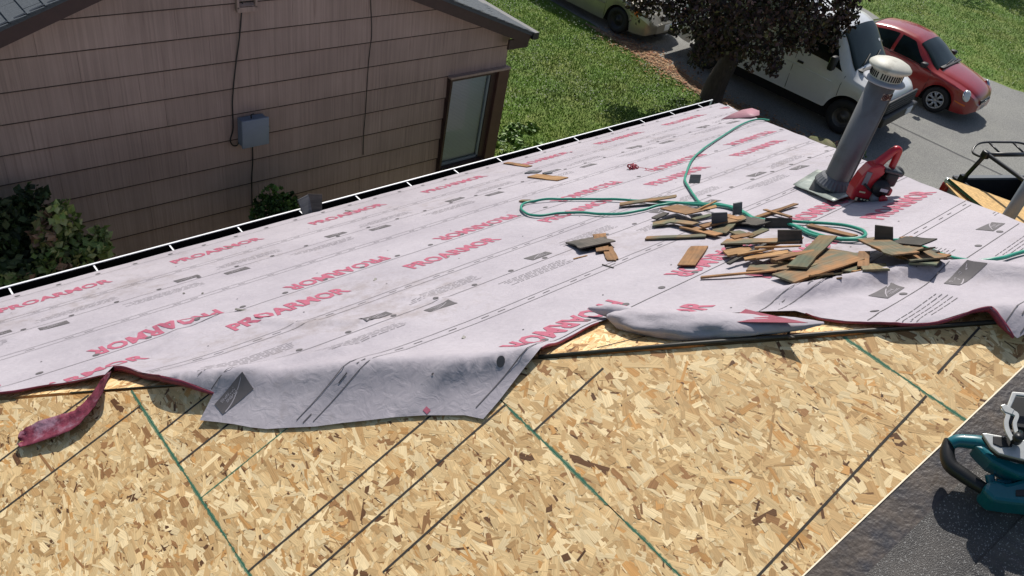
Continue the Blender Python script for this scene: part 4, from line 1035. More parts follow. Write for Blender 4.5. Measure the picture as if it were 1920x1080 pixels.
for sd in (-1, 1):
    red.panel('side_window', [(.92, .54), (-.05, .535), (-.05, .80), (.30, .80)], sd, m_autoglass); red.panel('side_window', [(-.13, .535), (-1.05, .55), (-.80, .78), (-.13, .80)], sd, m_autoglass)
    g = MB(); pc = red.pt(1.93, .47, sd, -.01); nv_ = Vector((.80, sd * .45, .38)).normalized(); xx = nv_.cross(Vector((0, 0, 1))).normalized(); Mh = basis(xx, xx.cross(nv_) * -1.25, nv_); g.lathe([(.100, -.03), (.103, .004), (.095, .020), (.07, .034), (.03, .040), (0, .041)], 22, pc, Mh); hl = g.build('headlamp', m_lamp, red.root)
    g = MB(); g.lathe([(.110, -.03), (.110, .004), (.101, .008)], 22, pc, Mh); g.build('lamp_bezel', m_chrome, hl); red.panel('turn_lamp', [(1.98, .19), (1.74, .21), (1.74, .235), (1.98, .225)], sd, m_amber, .008)
    red.line('door_seam', [(.98, .08), (1.0, .3), (.97, .5)], sd, m_black, .004); red.line('door_seam', [(-.09, .05), (-.09, .3), (-.09, .52)], sd, m_black, .004); red.line('door_seam', [(-.9, .18), (-1.0, .35), (-1.08, .52)], sd, m_black, .004)
    red.line('belt_moulding', [(.95, .522), (.4, .52), (-.4, .52), (-1.08, .53)], sd, m_black, .009)
    for xh in (.18, -.78):
        g = MB(); p = red.pt(xh, .44, sd, .015); g.box(p, (.16, .025, .03), bev=.008); g.build('door_handle', m_red, red.root)
g = MB(); g.box((2.165, 0, .50), (.06, .62, .10), bev=.02); gr = g.build('grille', m_black, red.root)
g = MB(); g.box((2.199, 0, .50), (.012, .60, .014)); g.box((2.199, 0, .50), (.012, .02, .09)); g.box((2.202, 0, .50), (.014, .09, .07), bev=.006); g.build('grille_bar', m_chrome, gr)
g = MB(); g.box((2.175, 0, .34), (.03, .32, .12)); pl_o = g.build('number_plate', m_plate, red.root)
g = MB(); g.box((2.15, 0, .34), (.05, .62, .12), bev=.02); g.build('air_intake', m_black, red.root)
red.mirror(.80, .96, .86, (.14, .18, .12))
for k in (-.32, .22):
    g = MB(); a = red.pt(1.06, 1 - .2 * abs(k), -1 if k < 0 else 1, .02); c = red.pt(.97, 1 - .2 * abs(k + .35), -1 if k + .35 < 0 else 1, .025); g.tube([(1.09, k, a.z), (1.04, k + .5, c.z + .0)], .009, 5); g.build('wiper', m_black, red.root)
g = MB(); g.box((1.10, 0, .975), (.09, 1.22, .025), bev=.01); g.build('cowl', m_black, red.root)
g = MB(); g.tube([(-.95, .0, 1.36), (-1.15, .0, 1.62)], [.006, .003], 5); g.build('antenna', m_black, red.root)
for sd in (-1, 1): red.panel('tail_lamp', [(-2.14, .36), (-1.9, .38), (-1.9, .49), (-2.12, .49)], sd, m_redl, .008)

# ---- white cargo van --------------------------------------------------------------
m_white = mat('white_van_paint', srgb(206, 208, 210), .3, var=.06, vscale=3, coat=.4)
van = Car('white_van', (1566, 250), (1.80, -.90), (.09, -1), 'white full-size cargo van parked under the dark-leaved tree', 'van', dict(
    top=[(-2.62, 1.86), (-2.50, 2.02), (-2.2, 2.07), (0, 2.10), (.75, 2.08), (1.02, 2.0), (1.62, 1.40), (1.75, 1.31), (2.2, 1.20), (2.42, 1.08), (2.50, .92)],
    belt=[(-2.62, 1.20), (0, 1.24), (1.2, 1.22), (1.75, 1.16), (2.25, 1.06), (2.50, .84)],
    hw=[(-2.62, .90), (-2.5, .97), (0, 1.0), (1.4, 1.0), (2.2, .97), (2.40, .93), (2.50, .86)],
    rw=[(-2.62, .74), (-2.3, .82), (0, .83), (.9, .80), (1.3, .80), (1.75, .84), (2.3, .80), (2.50, .68)],
    low=[(-2.62, .46), (-2.3, .42), (2.3, .42), (2.50, .48)], wheels=(1.80, -1.72), arch=.47, wr=.375, track=.83, rimr=.56, tw=.24, crown=.07))
van.shell(m_white); van.wheels('steel')
van.across('windshield', 1.63, 1.04, .80, .845, m_autoglass)
for sd in (-1, 1):
    van.panel('side_window', [(1.42, .535), (.50, .54), (.50, .79), (.98, .79)], sd, m_autoglass)
    van.line('door_seam', [(1.50, .02), (1.50, .25), (1.52, .5)], sd, m_black, .006); van.line('door_seam', [(.38, .02), (.38, .3), (.36, .52), (.36, .8)], sd, m_black, .006); van.line('door_seam', [(-.85, .02), (-.85, .3), (-.85, .8)], sd, m_black, .005)
    van.line('body_crease', [(1.3, .36), (.4, .37), (-1.0, .37), (-2.4, .37)], sd, m_white, .012, .0)
    g = MB(); p = van.pt(.52, .43, sd, .02); g.box(p, (.14, .03, .05), bev=.01); g.build('door_handle', m_black, van.root)
    van.panel('headlamp', [(2.47, .26), (2.30, .28), (2.30, .44), (2.46, .44)], sd, m_lamp, .01)
    van.panel('tail_lamp', [(-2.60, .30), (-2.50, .30), (-2.50, .46), (-2.60, .46)], sd, m_redl, .012)
van.mirror(1.22, 1.36, 1.02, (.12, .20, .30))
g = MB(); g.box((2.54, 0, .60), (.16, 1.86, .22), bev=.03); bpv = g.build('front_bumper', m_black, van.root)
g = MB(); g.box((2.505, 0, .86), (.05, 1.62, .26), bev=.01); gr = g.build('grille', m_black, van.root)
for k in range(4):
    g = MB(); g.box((2.535, 0, .76 + .06 * k), (.02, 1.5, .018)); g.build('grille_bar', mat('grey_plastic', srgb(70, 70, 72), .5), gr)
g = MB(); g.box((2.63, .45, .62), (.02, .32, .14)); g.build('number_plate', m_plate, van.root)
g = MB(); g.box((-2.73, 0, .56), (.2, 1.9, .18), bev=.02); rb = g.build('rear_bumper', m_chrome, van.root)
g = MB(); g.box((-2.75, 0, .45), (.2, 1.84, .10)); g.build('bumper_step', m_black, rb)
g = MB(); g.box((1.70, 0, 1.335), (.14, 1.55, .03), bev=.012); g.build('cowl', m_black, van.root)
for k in (-.6, -.05):
    g = MB(); g.tube([(1.66, k, 1.40), (1.52, k + .55, 1.52)], .011, 5); g.build('wiper', m_black, van.root)
g = MB(); p = van.pt(1.35, .90, 1, .012); g.box(p, (.06, .08, .006), Matrix.Rotation(.8, 4, 'Y')); g.build('windshield_sticker', m_plate, van.root)

# ---- silver-gold sedan ----------------------------------------------------------------
m_gold = mat('champagne_silver_paint', srgb(146, 142, 130), .3, metal=.3, var=.08, vscale=3, coat=.5)
sil = Car('silver_sedan', (1152, 62), (1.38, -.80), (.06, -1), 'champagne silver sedan with chrome grille parked behind the van', 'car', dict(
    top=[(-2.35, .85), (-2.25, .98), (-1.8, 1.08), (-1.45, 1.12), (-.8, 1.40), (-.2, 1.47), (.2, 1.44), (.55, 1.32), (1.12, 1.02), (1.4, .97), (1.85, .88), (2.12, .78), (2.27, .62), (2.32, .50)],
    belt=[(-2.35, .76), (-1.9, .92), (-1.2, .98), (0, .95), (.9, .92), (1.4, .88), (1.85, .79), (2.15, .68), (2.32, .47)],
    hw=[(-2.35, .66), (-2.15, .80), (-1.6, .88), (0, .91), (1.5, .90), (1.9, .85), (2.15, .75), (2.27, .60), (2.32, .46)],
    rw=[(-2.35, .45), (-1.8, .68), (-1.2, .64), (-.5, .60), (.2, .61), (.7, .67), (1.15, .76), (1.8, .68), (2.15, .55), (2.32, .35)],
    low=[(-2.35, .42), (-2.2, .28), (-1.8, .22), (1.85, .2), (2.15, .21), (2.32, .28)], wheels=(1.38, -1.34), arch=.37, wr=.315, track=.745, rimr=.62, crown=.06))
sil.shell(m_gold); sil.wheels('dark')
sil.across('windshield', 1.10, .46, .80, .845, m_autoglass); sil.across('rear_window', -1.42, -.86, .82, .85, m_autoglass)
for sd in (-1, 1):
    sil.panel('side_window', [(.95, .54), (-.05, .535), (-.05, .80), (.33, .80)], sd, m_autoglass); sil.panel('side_window', [(-.13, .535), (-1.05, .55), (-.82, .78), (-.13, .80)], sd, m_autoglass)
    sil.panel('headlamp', [(2.22, .34), (1.92, .40), (1.90, .50), (2.20, .50)], sd, m_lamp, .01); sil.panel('turn_lamp', [(1.96, .36), (1.84, .38), (1.84, .49), (1.93, .49)], sd, m_amber, .012)
    sil.line('door_seam', [(.98, .06), (1.0, .3), (.98, .5)], sd, m_black, .004); sil.line('door_seam', [(-.09, .05), (-.09, .3), (-.09, .52)], sd, m_black, .004)
    sil.line('side_moulding', [(.95, .25), (0, .25), (-.95, .25)], sd, m_gold, .018, .004)
g = MB(); g.box((2.285, 0, .63), (.07, .62, .13), bev=.02); gr = g.build('grille', m_black, sil.root)
for k in range(3):
    g = MB(); g.box((2.325, 0, .585 + .045 * k), (.02, .60 - .03 * k, .016)); g.build('grille_bar', m_chrome, gr)
g = MB(); g.box((2.31, 0, .40), (.04, .33, .15)); g.build('number_plate', m_plate, sil.root)
g = MB(); g.box((2.285, 0, .26), (.05, .9, .10), bev=.02); g.build('air_intake', m_black, sil.root)
sil.mirror(.84, 1.02, .90, (.14, .18, .12), shell=m_gold)

# ---- work pickup with overhead rack ----------------------------------------------------
C0 = Vector(on_z(1800, 340, 1.30)); ax = Vector((-.40, -.917, 0)); lt = Vector((.917, -.40, 0))
rz = math.atan2(ax.y, ax.x)
pk = empty('pickup_truck', (C0.x, C0.y, .011), 'grey work pickup with black tube rack and open bed beyond the roof corner', 'pickup', rz=rz)
# local frame: x forward, y towards the house side is negative (lt = -y)
m_pgrey = mat('grey_truck_paint', srgb(128, 130, 134), .35, coat=.3, var=.06)
W = 1.62
def L3(f, l, z): return Vector((f, l, z))     # forward, lateral (+ = away from camera = local +y), height
sgn = 1 if (Matrix.Rotation(rz, 3, 'Z') @ Vector((0, 1, 0))).dot(lt) > 0 else -1
g = MB(); g.box((.95, sgn * .01, .88), (2.2, .06, .78), bev=.02); g.build('bed_side', m_pgrey, pk)
g = MB(); g.box((.95, sgn * W, .88), (2.2, .06, .78), bev=.02); g.build('bed_side', m_pgrey, pk)
g = MB(); g.box((.95, sgn * .02, 1.285), (2.2, .10, .03)); g.box((.95, sgn * (W - .01), 1.285), (2.2, .10, .03)); g.build('bed_rail_cap', m_black, pk)
g = MB(); g.box((-.14, sgn * W / 2, .90), (.05, W - .06, .72)); tg = g.build('tailgate', m_black, pk)
g = MB(); g.box((-.14, sgn * W / 2, 1.275), (.09, W - .04, .035)); g.build('tailgate_cap', mat('worn_grey_cap', srgb(96, 100, 104), .5), tg)
g = MB(); g.box((.95, sgn * W / 2, .58), (2.2, W, .04)); g.build('bed_floor', m_black, pk)
g = MB(); g.box((2.07, sgn * W / 2, .95), (.05, W, .75)); g.build('bed_bulkhead', m_black, pk)
g = MB(); g.box((-.17, -sgn * .03, .98), (.12, .10, .34), bev=.02); tl = g.build('tail_lamp', m_redl, pk)
g = MB(); g.box((-.165, -sgn * .03, 1.19), (.12, .10, .09), bev=.02); g.build('tail_lamp_lens', m_lamp, tl)
g = MB(); g.box((-.17, sgn * (W + .03), 1.0), (.12, .10, .4), bev=.02); g.build('tail_lamp', m_redl, pk)
g = MB(); g.box((-.3, sgn * W / 2, .52), (.2, W + .2, .16), bev=.02); g.build('rear_bumper', m_chrome, pk)
g = MB(); g.box((2.85, sgn * W / 2, .88), (1.4, W + .06, .75), bev=.08); g.box((2.85, sgn * W / 2, 1.5), (1.2, W - .25, .55), bev=.1); g.build('cab', m_pgrey, pk)
g = MB(); g.box((4.2, sgn * W / 2, .80), (1.4, W + .04, .62), bev=.1); g.build('hood', m_pgrey, pk)
for xw in (.95, 4.2):
    for yy in (.12, W - .12):
        g = MB(); g.lathe([(.2, -.11), (.36, -.11), (.38, -.06), (.38, .06), (.36, .11), (.2, .11)], 24, (xw, sgn * yy, .38), Matrix.Rotation(math.pi / 2, 4, 'X')); wh = g.build('wheel', m_rubber, pk)
        g = MB(); g.lathe([(.21, .1), (.12, .06), (0, .08)], 18, (xw, sgn * yy, .38), Matrix.Rotation(math.pi / 2, 4, 'X')); g.build('rim', m_steel, wh)
m_tube = mat('black_rack_tube', srgb(24, 24, 26), .35)
inv = (Matrix.Translation(pk.location) @ Matrix.Rotation(rz, 4, 'Z')).inverted()
def loc(px, py, z): return inv @ Vector(on_z(px, py, z))
T0 = loc(1848, 290, 1.92); yi = T0.y
g = MB(); g.tube([(0, sgn * .02, 1.28), (T0.x * .5, (sgn * .02 + T0.y) * .5, 1.6), T0], .035, 8); g.box((0, sgn * .02, 1.34), (.1, .09, .12)); g.build('rack_post', m_tube, pk)
Y1 = T0.y + sgn * 1.22
g = MB(); g.tube([(0, sgn * (W - .02), 1.28), (T0.x * .5, (sgn * (W - .02) + Y1) * .5, 1.6), (T0.x, Y1, 1.92)], .035, 8); g.build('rack_post', m_tube, pk)
g = MB(); g.tube([T0, (T0.x, Y1, 1.92)], .036, 8); g.build('rack_crossbar', m_tube, pk)
F1 = T0.x + 2.1
for yy in (T0.y, Y1):
    g = MB(); g.tube([(T0.x, yy, 1.93), (F1, yy, 1.93)], .033, 8); g.build('rack_rail', m_tube, pk)
    g = MB(); g.tube([(2.05, sgn * .02 if yy == T0.y else sgn * (W - .02), 1.28), (F1, yy, 1.92)], .035, 8); g.build('rack_post', m_tube, pk)
    g = MB(); g.box((T0.x, yy, 1.91), (.12, .10, .12), bev=.02); g.build('rack_joint', m_tube, pk)
g = MB(); g.tube([(F1, T0.y, 1.92), (F1, Y1, 1.92)], .036, 8); g.build('rack_crossbar', m_tube, pk)
lp = [(T0.x + .02, T0.y - sgn * .02, 1.86), (T0.x - .14, T0.y - sgn * .10, 1.86), (T0.x - .26, T0.y + sgn * .02, 1.92), (T0.x - .30, T0.y + sgn * .2, 1.96), (T0.x - .30, T0.y + sgn * .6, 1.97), (T0.x - .30, Y1 - sgn * .2, 1.96), (T0.x - .24, Y1 + sgn * .05, 1.9), (T0.x, Y1 + sgn * .04, 1.86)]
g = MB(); g.tube(catmull(lp, 5), .018, 6); g.build('rack_loop', m_tube, pk)
for yy in (.32, .85):
    g = MB(); g.tube([(T0.x, T0.y + sgn * yy, 1.92), (T0.x - .30, T0.y + sgn * yy, 1.965)], .015, 6); g.build('rack_strut', m_tube, pk)
g = MB()
for i in range(14): g.box((2.0, sgn * (.15 + i * .095), 1.42), (.006, .006, .36))
for j in range(6): g.box((2.0, sgn * .77, 1.26 + j * .065), (.006, 1.3, .006))
tag(g.build('mesh_screen', mat('grey_mesh', srgb(70, 70, 72), .5), pk), kind='stuff')
# strand board offcuts lying in the bed
def offcut(pxs, z, th, label, edge):
    P = [Vector(on_z(x, y, z)) for x, y in pxs]; n = len(P); cen = sum(P, Vector()) / n; cen.z = z - th
    g = MB(); V = [p - cen for p in P] + [p - cen - Vector((0, 0, th)) for p in P]
    g.add(V, [tuple(range(n))] + [tuple(range(n, 2 * n))[::-1]]); 
    o = empty('board_offcut', cen, label, 'board', 'strand boards in the pickup bed')
    g.build('face', mat('offcut_strand_face', srgb(196, 160, 104), .8, var=.45, vscale=14, stretch=(2.5, 1, 1)), o)
    g = MB(); g.add(V, [(i, n + i, n + (i + 1) % n, (i + 1) % n) for i in range(n)]); g.build('cut_edge', edge, o)
m_gedge = mat('green_painted_edge', srgb(22, 74, 56), .7, var=.3, vscale=20); m_pedge = mat('raw_cut_edge', srgb(188, 148, 118), .8, var=.2, vscale=20)
offcut([(1779, 334), (1990, 412), (2010, 520), (1836, 382)], 1.50, .05, 'upper strand board offcut with green edge sticking over the pickup bed side', m_gedge)
offcut([(1773, 343), (1985, 430), (2000, 540), (1828, 402)], 1.42, .02, 'lower strand board offcut with raw edge under the green-edged board', m_pedge)

# ================================================================== planting
m_bark = mat('dark_bark', srgb(72, 62, 56), .95, var=.4, vscale=14, bump=1.0, bscale=35, stretch=(1, 1, .35))
DARK = [srgb(66, 46, 46), srgb(54, 42, 40), srgb(76, 58, 50), srgb(60, 60, 42), srgb(84, 62, 58), srgb(48, 44, 36)]
def limb(g, a, c, r0, r1, bend=.15, n=6):
    a, c = Vector(a), Vector(c); L_ = (c - a).length; o = Vector((random.uniform(-1, 1), random.uniform(-1, 1), random.uniform(-.3, .6))) * L_ * bend
    g.tube([a + (c - a) * t + o * math.sin(math.pi * t) for t in np.linspace(0, 1, n)], [r0 + (r1 - r0) * t for t in np.linspace(0, 1, n)], 8)
tb = Vector(on_z(1333, 186, 0)); tree = empty('plum_tree', tb, 'dark purple-leaved tree leaning over the white van at the lawn edge', 'tree')
crotch = tb + Vector((.28, -.02, 1.35))
g = MB(); tp_ = catmull([tb + Vector((-.02, 0, -.05)), tb + Vector((.0, 0, .35)), tb + Vector((.12, -.02, .8)), crotch], 5); g.tube(tp_, list(np.linspace(.26, .17, len(tp_))), 14); trunk = g.build('trunk', m_bark, tree, True)
CL = []   # crown clumps: pixel, depth, radius
for (px, py, dpt, r) in ((1205, 2, 16.6, .34), (1240, -8, 16.3, .36), (1275, 8, 16.6, .40), (1310, 42, 16.2, .42), (1335, 78, 16.0, .34), (1318, 104, 16.2, .2), (1350, 30, 15.6, .55), (1372, 78, 15.8, .36), (1400, 45, 15.4, .55), (1430, 88, 15.6, .34), (1455, 112, 15.9, .18), (1448, 48, 15.5, .5),
                          (1490, 72, 15.8, .36), (1505, 26, 15.4, .5), (1545, 55, 15.9, .32), (1553, 12, 15.6, .45), (1590, 10, 15.8, .26), (1582, 32, 16.0, .18), (1380, 0, 16.6, .6), (1460, -5, 16.4, .6), (1300, -25, 16.5, .5), (1230, -60, 16.4, .5), (1340, -90, 16.2, .7), (1420, -90, 15.8, .8), (1500, -80, 15.6, .8),
                          (1570, -70, 15.8, .6), (1630, -60, 16.0, .45), (1290, -130, 16.2, .7), (1400, -190, 15.8, .9), (1520, -180, 15.6, .9), (1610, -150, 15.8, .7), (1470, -260, 15.5, .9), (1360, -260, 15.9, .7), (1570, -260, 15.7, .7), (1400, -60, 17.4, .7), (1500, -60, 17.4, .7), (1330, -20, 17.2, .5), (1440, -160, 17.2, .8), (1440, -120, 14.4, .6), (1360, -60, 14.8, .5), (1520, -40, 14.8, .4)):
    CL.append((Vector(at_depth(px, py, dpt)), r))
g = MB(); tips = [crotch + Vector(v) for v in ((-.9, .7, 1.0), (.9, .5, 1.3), (.2, -.6, 1.5), (-.2, .3, 1.9), (1.1, -.3, .9))]
for t in tips: limb(g, crotch - Vector((0, 0, .1)), t, .12, .055)
for c, r in CL:
    a = min(tips, key=lambda q: (q - c).length); limb(g, a, c, .045, .01, .2, 5)
g.build('limbs', m_bark, tree, True)
V = []; Fc = []; C = []
for c, r in CL:
    n = int(250 * (r / .45) ** 2.2) + 40
    leaf_cloud(V, Fc, C, c, (r, r, r * .85), n, .10, DARK + [srgb(118, 90, 84), srgb(104, 98, 66)], .55, .35)  # the two paler tones paint highlights among the leaves
    for k in range(5):     # drooping sprays
        d = Vector((random.uniform(-1, 1), random.uniform(-1, 1), random.uniform(-1, .2))).normalized() * r * 1.05; leaf_cloud(V, Fc, C, c + d, (.13, .13, .2), 22, .095, DARK, .9, .2)
scatter_mesh('crown', V, Fc, C, m_attr, None, None, parent=tree)

# shrubs between the houses
def shrub(name, label, clumps, cols, base, size=.075, dens=420, stems=9, Y=6.7):
    P0 = Vector(base); s = empty(name, P0, label, 'shrub', 'shrubs between the two houses'); g = MB(); V = []; Fc = []; C = []
    for (px, py, yy, r, cc) in clumps:
        c = Vector(on_y(px, py, yy)); limb(g, P0 + Vector((random.uniform(-.15, .15), random.uniform(-.1, .1), 0)), c, .018, .006, .1, 5)
        leaf_cloud(V, Fc, C, c, (r, r * .9, r), int(dens * (r / .3) ** 2) + 20, size, cols[cc], .1, .4)
    g.build('stems', m_bark, s, True); scatter_mesh('foliage', V, Fc, C, m_attr, None, None, parent=s)
G0 = [srgb(50, 66, 34), srgb(62, 78, 40), srgb(42, 54, 30), srgb(74, 84, 46)]; G1 = [srgb(128, 146, 78), srgb(150, 160, 96), srgb(104, 122, 62), srgb(170, 170, 112)]; G2 = [srgb(152, 116, 88), srgb(136, 132, 76), srgb(164, 130, 104), srgb(112, 116, 66)]  # G1, G2 brightened: sunlight painted into the leaf colours
shrub('leafy_shrub', 'tall leafy shrub with reddish tips left between the two houses', [
    (60, 378, 7.2, .16, 0), (20, 395, 7.2, .14, 0), (40, 430, 7.1, .26, 0), (75, 450, 7.0, .26, 0), (20, 470, 7.0, .28, 0), (118, 398, 6.7, .11, 1), (124, 425, 6.7, .12, 1), (95, 415, 6.8, .12, 2), (85, 445, 6.7, .13, 2), (135, 450, 6.7, .13, 1), (140, 478, 6.7, .16, 0), (100, 485, 6.6, .18, 1),
    (60, 500, 6.8, .26, 0), (185, 445, 6.6, .11, 1), (180, 470, 6.5, .14, 1), (160, 495, 6.5, .16, 1), (120, 510, 6.5, .16, 2), (75, 530, 6.5, .18, 1), (25, 525, 6.6, .22, 0), (20, 545, 6.4, .15, 1), (45, 545, 6.4, .15, 2), (-30, 500, 6.8, .35, 0), (-25, 430, 7.0, .3, 0), (190, 500, 6.5, .14, 2), (145, 530, 6.5, .2, 0), (90, 560, 6.5, .3, 0), (0, 590, 6.6, .35, 0)], [G0, G1, G2], (1.5, 6.7, 0), .085)
shrub('small_shrub', 'small bright green shrub against the tan wall near the gutter shingles', [
    (512, 368, 7.1, .13, 1), (495, 385, 7.1, .13, 0), (525, 385, 7.0, .15, 1), (545, 378, 7.0, .11, 0), (515, 400, 6.9, .17, 0), (550, 398, 6.9, .14, 1), (590, 376, 7.0, .07, 1), (490, 410, 6.9, .12, 0), (540, 420, 6.8, .2, 0), (600, 395, 6.9, .1, 0), (478, 400, 7.1, .06, 1), (510, 440, 6.8, .25, 0)], [[srgb(58, 84, 34), srgb(70, 98, 40), srgb(46, 66, 30)], [srgb(92, 122, 50), srgb(104, 132, 58), srgb(72, 98, 42)]], (4.1, 6.9, 0), .055, 700)
# yellow flowers and a stone at the driveway edge
fp0 = Vector(on_z(1596, 292, 0)); fl = empty('yellow_flowers', fp0, 'clump of small yellow flowers at the driveway edge behind the flue pipe', 'flowers'); V = []; Fc = []; C = []; g = MB()
leaf_cloud(V, Fc, C, fp0 + Vector((0, 0, .10)), (.28, .28, .12), 160, .07, [srgb(60, 88, 36), srgb(82, 108, 46)], 0, .3); scatter_mesh('leaves', V, Fc, C, m_attr, None, None, parent=fl)
for px, py in ((1594, 270), (1600, 277), (1605, 268), (1597, 282), (1588, 275), (1608, 274)):
    q = Vector(on_y(px, py, fp0.y - .05)); g2 = MB(); g2.lathe([(.0, .012), (.03, .014), (.034, .0), (.0, -.01)], 8, q); g2.build('blossom', mat('yellow_petal', srgb(226, 196, 62), .6), fl, True); g.tube([q, (q.x - .02, q.y, .03)], .004, 4)
g.build('stems', mat('green_stem', srgb(70, 92, 40), .7), fl, True)
def rock(name, c, r, label, m):
    bm = bmesh.new(); bmesh.ops.create_icosphere(bm, subdivisions=3, radius=1)
    for v in bm.verts: k = 1 + .25 * noise.noise(v.co * 1.4) + .08 * noise.noise(v.co * 4); v.co = Vector((v.co.x * r[0] * k, v.co.y * r[1] * k, max(-.3, v.co.z * k) * r[2]))
    me = bpy.data.meshes.new(name); bm.to_mesh(me); bm.free(); me.materials.append(m); o = bpy.data.objects.new(name, me); COL.objects.link(o); o.location = c
    for p in me.polygons: p.use_smooth = True
    tag(o, label, 'stone'); return o
rock('stone', Vector(on_z(1543, 276, .05)) + Vector((0, 0, .02)), (.2, .34, .16), 'mossy grey stone on the dirt verge beside the flue pipe', mat('mossy_stone', srgb(120, 116, 92), .95, var=.3, vscale=10, bump=.8, bscale=20, col2=srgb(92, 98, 62), c2scale=5))
V = []; Fc = []; C = []
for k in range(10): leaf_cloud(V, Fc, C, Vector(on_z(random.uniform(1555, 1580), random.uniform(255, 290), .12)), (.1, .1, .1), 16, .06, [srgb(120, 116, 96), srgb(150, 140, 128), srgb(98, 92, 70), srgb(138, 100, 110)], 0, .3)
scatter_mesh('dry_weeds', V, Fc, C, m_attr_matte, 'straggly dry weeds at the driveway edge left of the flue pipe', 'weeds')
# a tree beyond the picture's upper right; its shade falls on the far bank
ft = Vector((37.2, 13.2, 0)); far_t = empty('bank_tree', ft, 'tree on the far bank whose shade darkens the grass at upper right', 'tree'); g = MB(); g.tube([ft, ft + Vector((0, .1, 2.4))], [.22, .15], 10); g.build('trunk', m_bark, far_t, True)
V = []; Fc = []; C = []
for k in range(14): leaf_cloud(V, Fc, C, ft + Vector((random.gauss(0, 1.2), random.gauss(0, 1.2), random.uniform(2.4, 4.6))), (.9, .9, .7), 220, .2, G0, .2, .4)
scatter_mesh('crown', V, Fc, C, m_attr, None, None, parent=far_t)

# ================================================================== things on the roof
# ---- flue pipe with cap -----------------------------------------------------------
FB = Vector(on_far(1556, 362)); flue = empty('flue_pipe', FB, 'tall grey metal flue pipe with cream cap rising from the underlayment', 'flue pipe')
m_galv = mat('weathered_galvanised', srgb(112, 112, 114), .5, metal=.35, var=.16, vscale=7, col2=srgb(92, 84, 76), c2scale=3, c2lo=.5, c2hi=.75, stretch=(1, 1, .25))
m_cap = mat('cream_cap_enamel', srgb(186, 184, 172), .55, var=.10, vscale=18, col2=srgb(150, 146, 132), c2scale=8, c2lo=.55, c2hi=.7)
m_boot = mat('dark_lead_boot', srgb(66, 66, 68), .6, var=.2, vscale=12)
R_ = .086
g = MB(); g.lathe([(R_, -.02), (R_, .83), (R_ * .9, .832)], 36); pipe = g.build('pipe', m_galv, flue)
g = MB(); g.box((R_ * math.cos(-1.5) * 1.0, R_ * math.sin(-1.5), .38), (.012, .010, .80), Matrix.Rotation(-1.5, 4, 'Z')); g.build('pipe_seam', m_galv, pipe)
g = MB(); g.lathe([(R_ + .055, -.05), (R_ + .048, .05), (R_ + .02, .075)], 36); g.build('boot', m_boot, flue)
g = MB()   # crimped storm collar
prof = []
nC = 60; V = []; Fc = []
for i, (r, z) in enumerate(((R_ + .002, .14), (R_ + .018, .125), (R_ + .045, .085), (R_ + .047, .072))):
    for k in range(nC): rr = r + (.003 * (k % 2) if i in (1, 2, 3) else 0); a = 6.2832 * k / nC; V.append((rr * math.cos(a), rr * math.sin(a), z))
    if i: Fc += [((i - 1) * nC + k, (i - 1) * nC + (k + 1) % nC, i * nC + (k + 1) % nC, i * nC + k) for k in range(nC)]
g.add(V, Fc, False); g.build('storm_collar', m_galv, flue)
# flashing plate lying on the slope, one corner lifted
g = MB(); q = [Vector(on_far(x, y, h)) - FB for x, y, h in ((1487, 346, .035), (1532, 318, .02), (1640, 352, .02), (1562, 378, .045))]
def fq(u, v): p = (q[0] * (1 - u) + q[1] * u) * (1 - v) + (q[3] * (1 - u) + q[2] * u) * v; return p + Vector((0, 0, .006 * noise.noise(Vector((u * 3, v * 3, 2))) - .012 * math.sin(math.pi * u) * math.sin(math.pi * v)))
g.grid(fq, list(np.linspace(0, 1, 10)), list(np.linspace(0, 1, 10))); o = g.build('flashing', mat('dull_zinc_flashing', srgb(140, 148, 142), .45, metal=.4, var=.2, vscale=9, col2=srgb(176, 180, 172), c2scale=6), flue); md = o.modifiers.new('t', 'SOLIDIFY'); md.thickness = .003
# cap: lower flange, slotted drum, domed lid
g = MB(); g.lathe([(R_, .825), (.128, .835), (.133, .843), (.126, .850), (R_ + .01, .860)], 40); fl_ = g.build('cap_flange', mat('pale_blue_grey_enamel', srgb(150, 152, 160), .5, var=.1, vscale=20), flue)
g = MB(); g.lathe([(.100, .855), (.100, .915), (.112, .930), (.112, .934)], 40); dr = g.build('cap_drum', m_cap, flue)
for k in range(40):
    if k % 10 == 0: continue
    a = 6.2832 * k / 40; g = MB(); g.box((.1005 * math.cos(a), .1005 * math.sin(a), .885), (.004, .008, .036), Matrix.Rotation(a, 4, 'Z')); g.build('vent_slot', m_under, dr)
g = MB(); g.lathe([(.128, .922), (.133, .930), (.131, .940), (.112, .957), (.08, .970), (.045, .978), (.0, .981)], 44); g.build('cap_lid', m_cap, flue)
# old label near the top of the pipe: dark outline of a ring and a tail on a pale ground
g = MB()
a0 = math.atan2(-FB.y, -FB.x) + .35
def cyl(a, z, e): return Vector(((R_ + e) * math.cos(a0 + a), (R_ + e) * math.sin(a0 + a), z))
g.grid(lambda a, z: cyl(a, z, .0012), list(np.linspace(.05, .95, 8)), [.742, .785]); g.build('label', mat('pale_label', srgb(150, 138, 130), .6), pipe)
g = MB()
for rr, off in ((.019, 0), (.008, 0)):
    g.tube([cyl(.32 + rr / R_ * math.cos(t), .763 + rr * math.sin(t), .003) for t in np.linspace(0, 6.28, 20)], .0035 if rr > .01 else .005, 5)
g.tube([cyl(.58, .763, .003), cyl(.75, .775, .003), cyl(.92, .782, .003)], .004, 5); g.tube([cyl(.58, .763, .003), cyl(.75, .752, .003), cyl(.92, .744, .003)], .004, 5); g.tube([cyl(.92, .782, .003), cyl(.86, .763, .003), cyl(.92, .744, .003)], .004, 5)
g.build('label_mark', mat('brown_mark', srgb(74, 36, 34), .6), pipe)

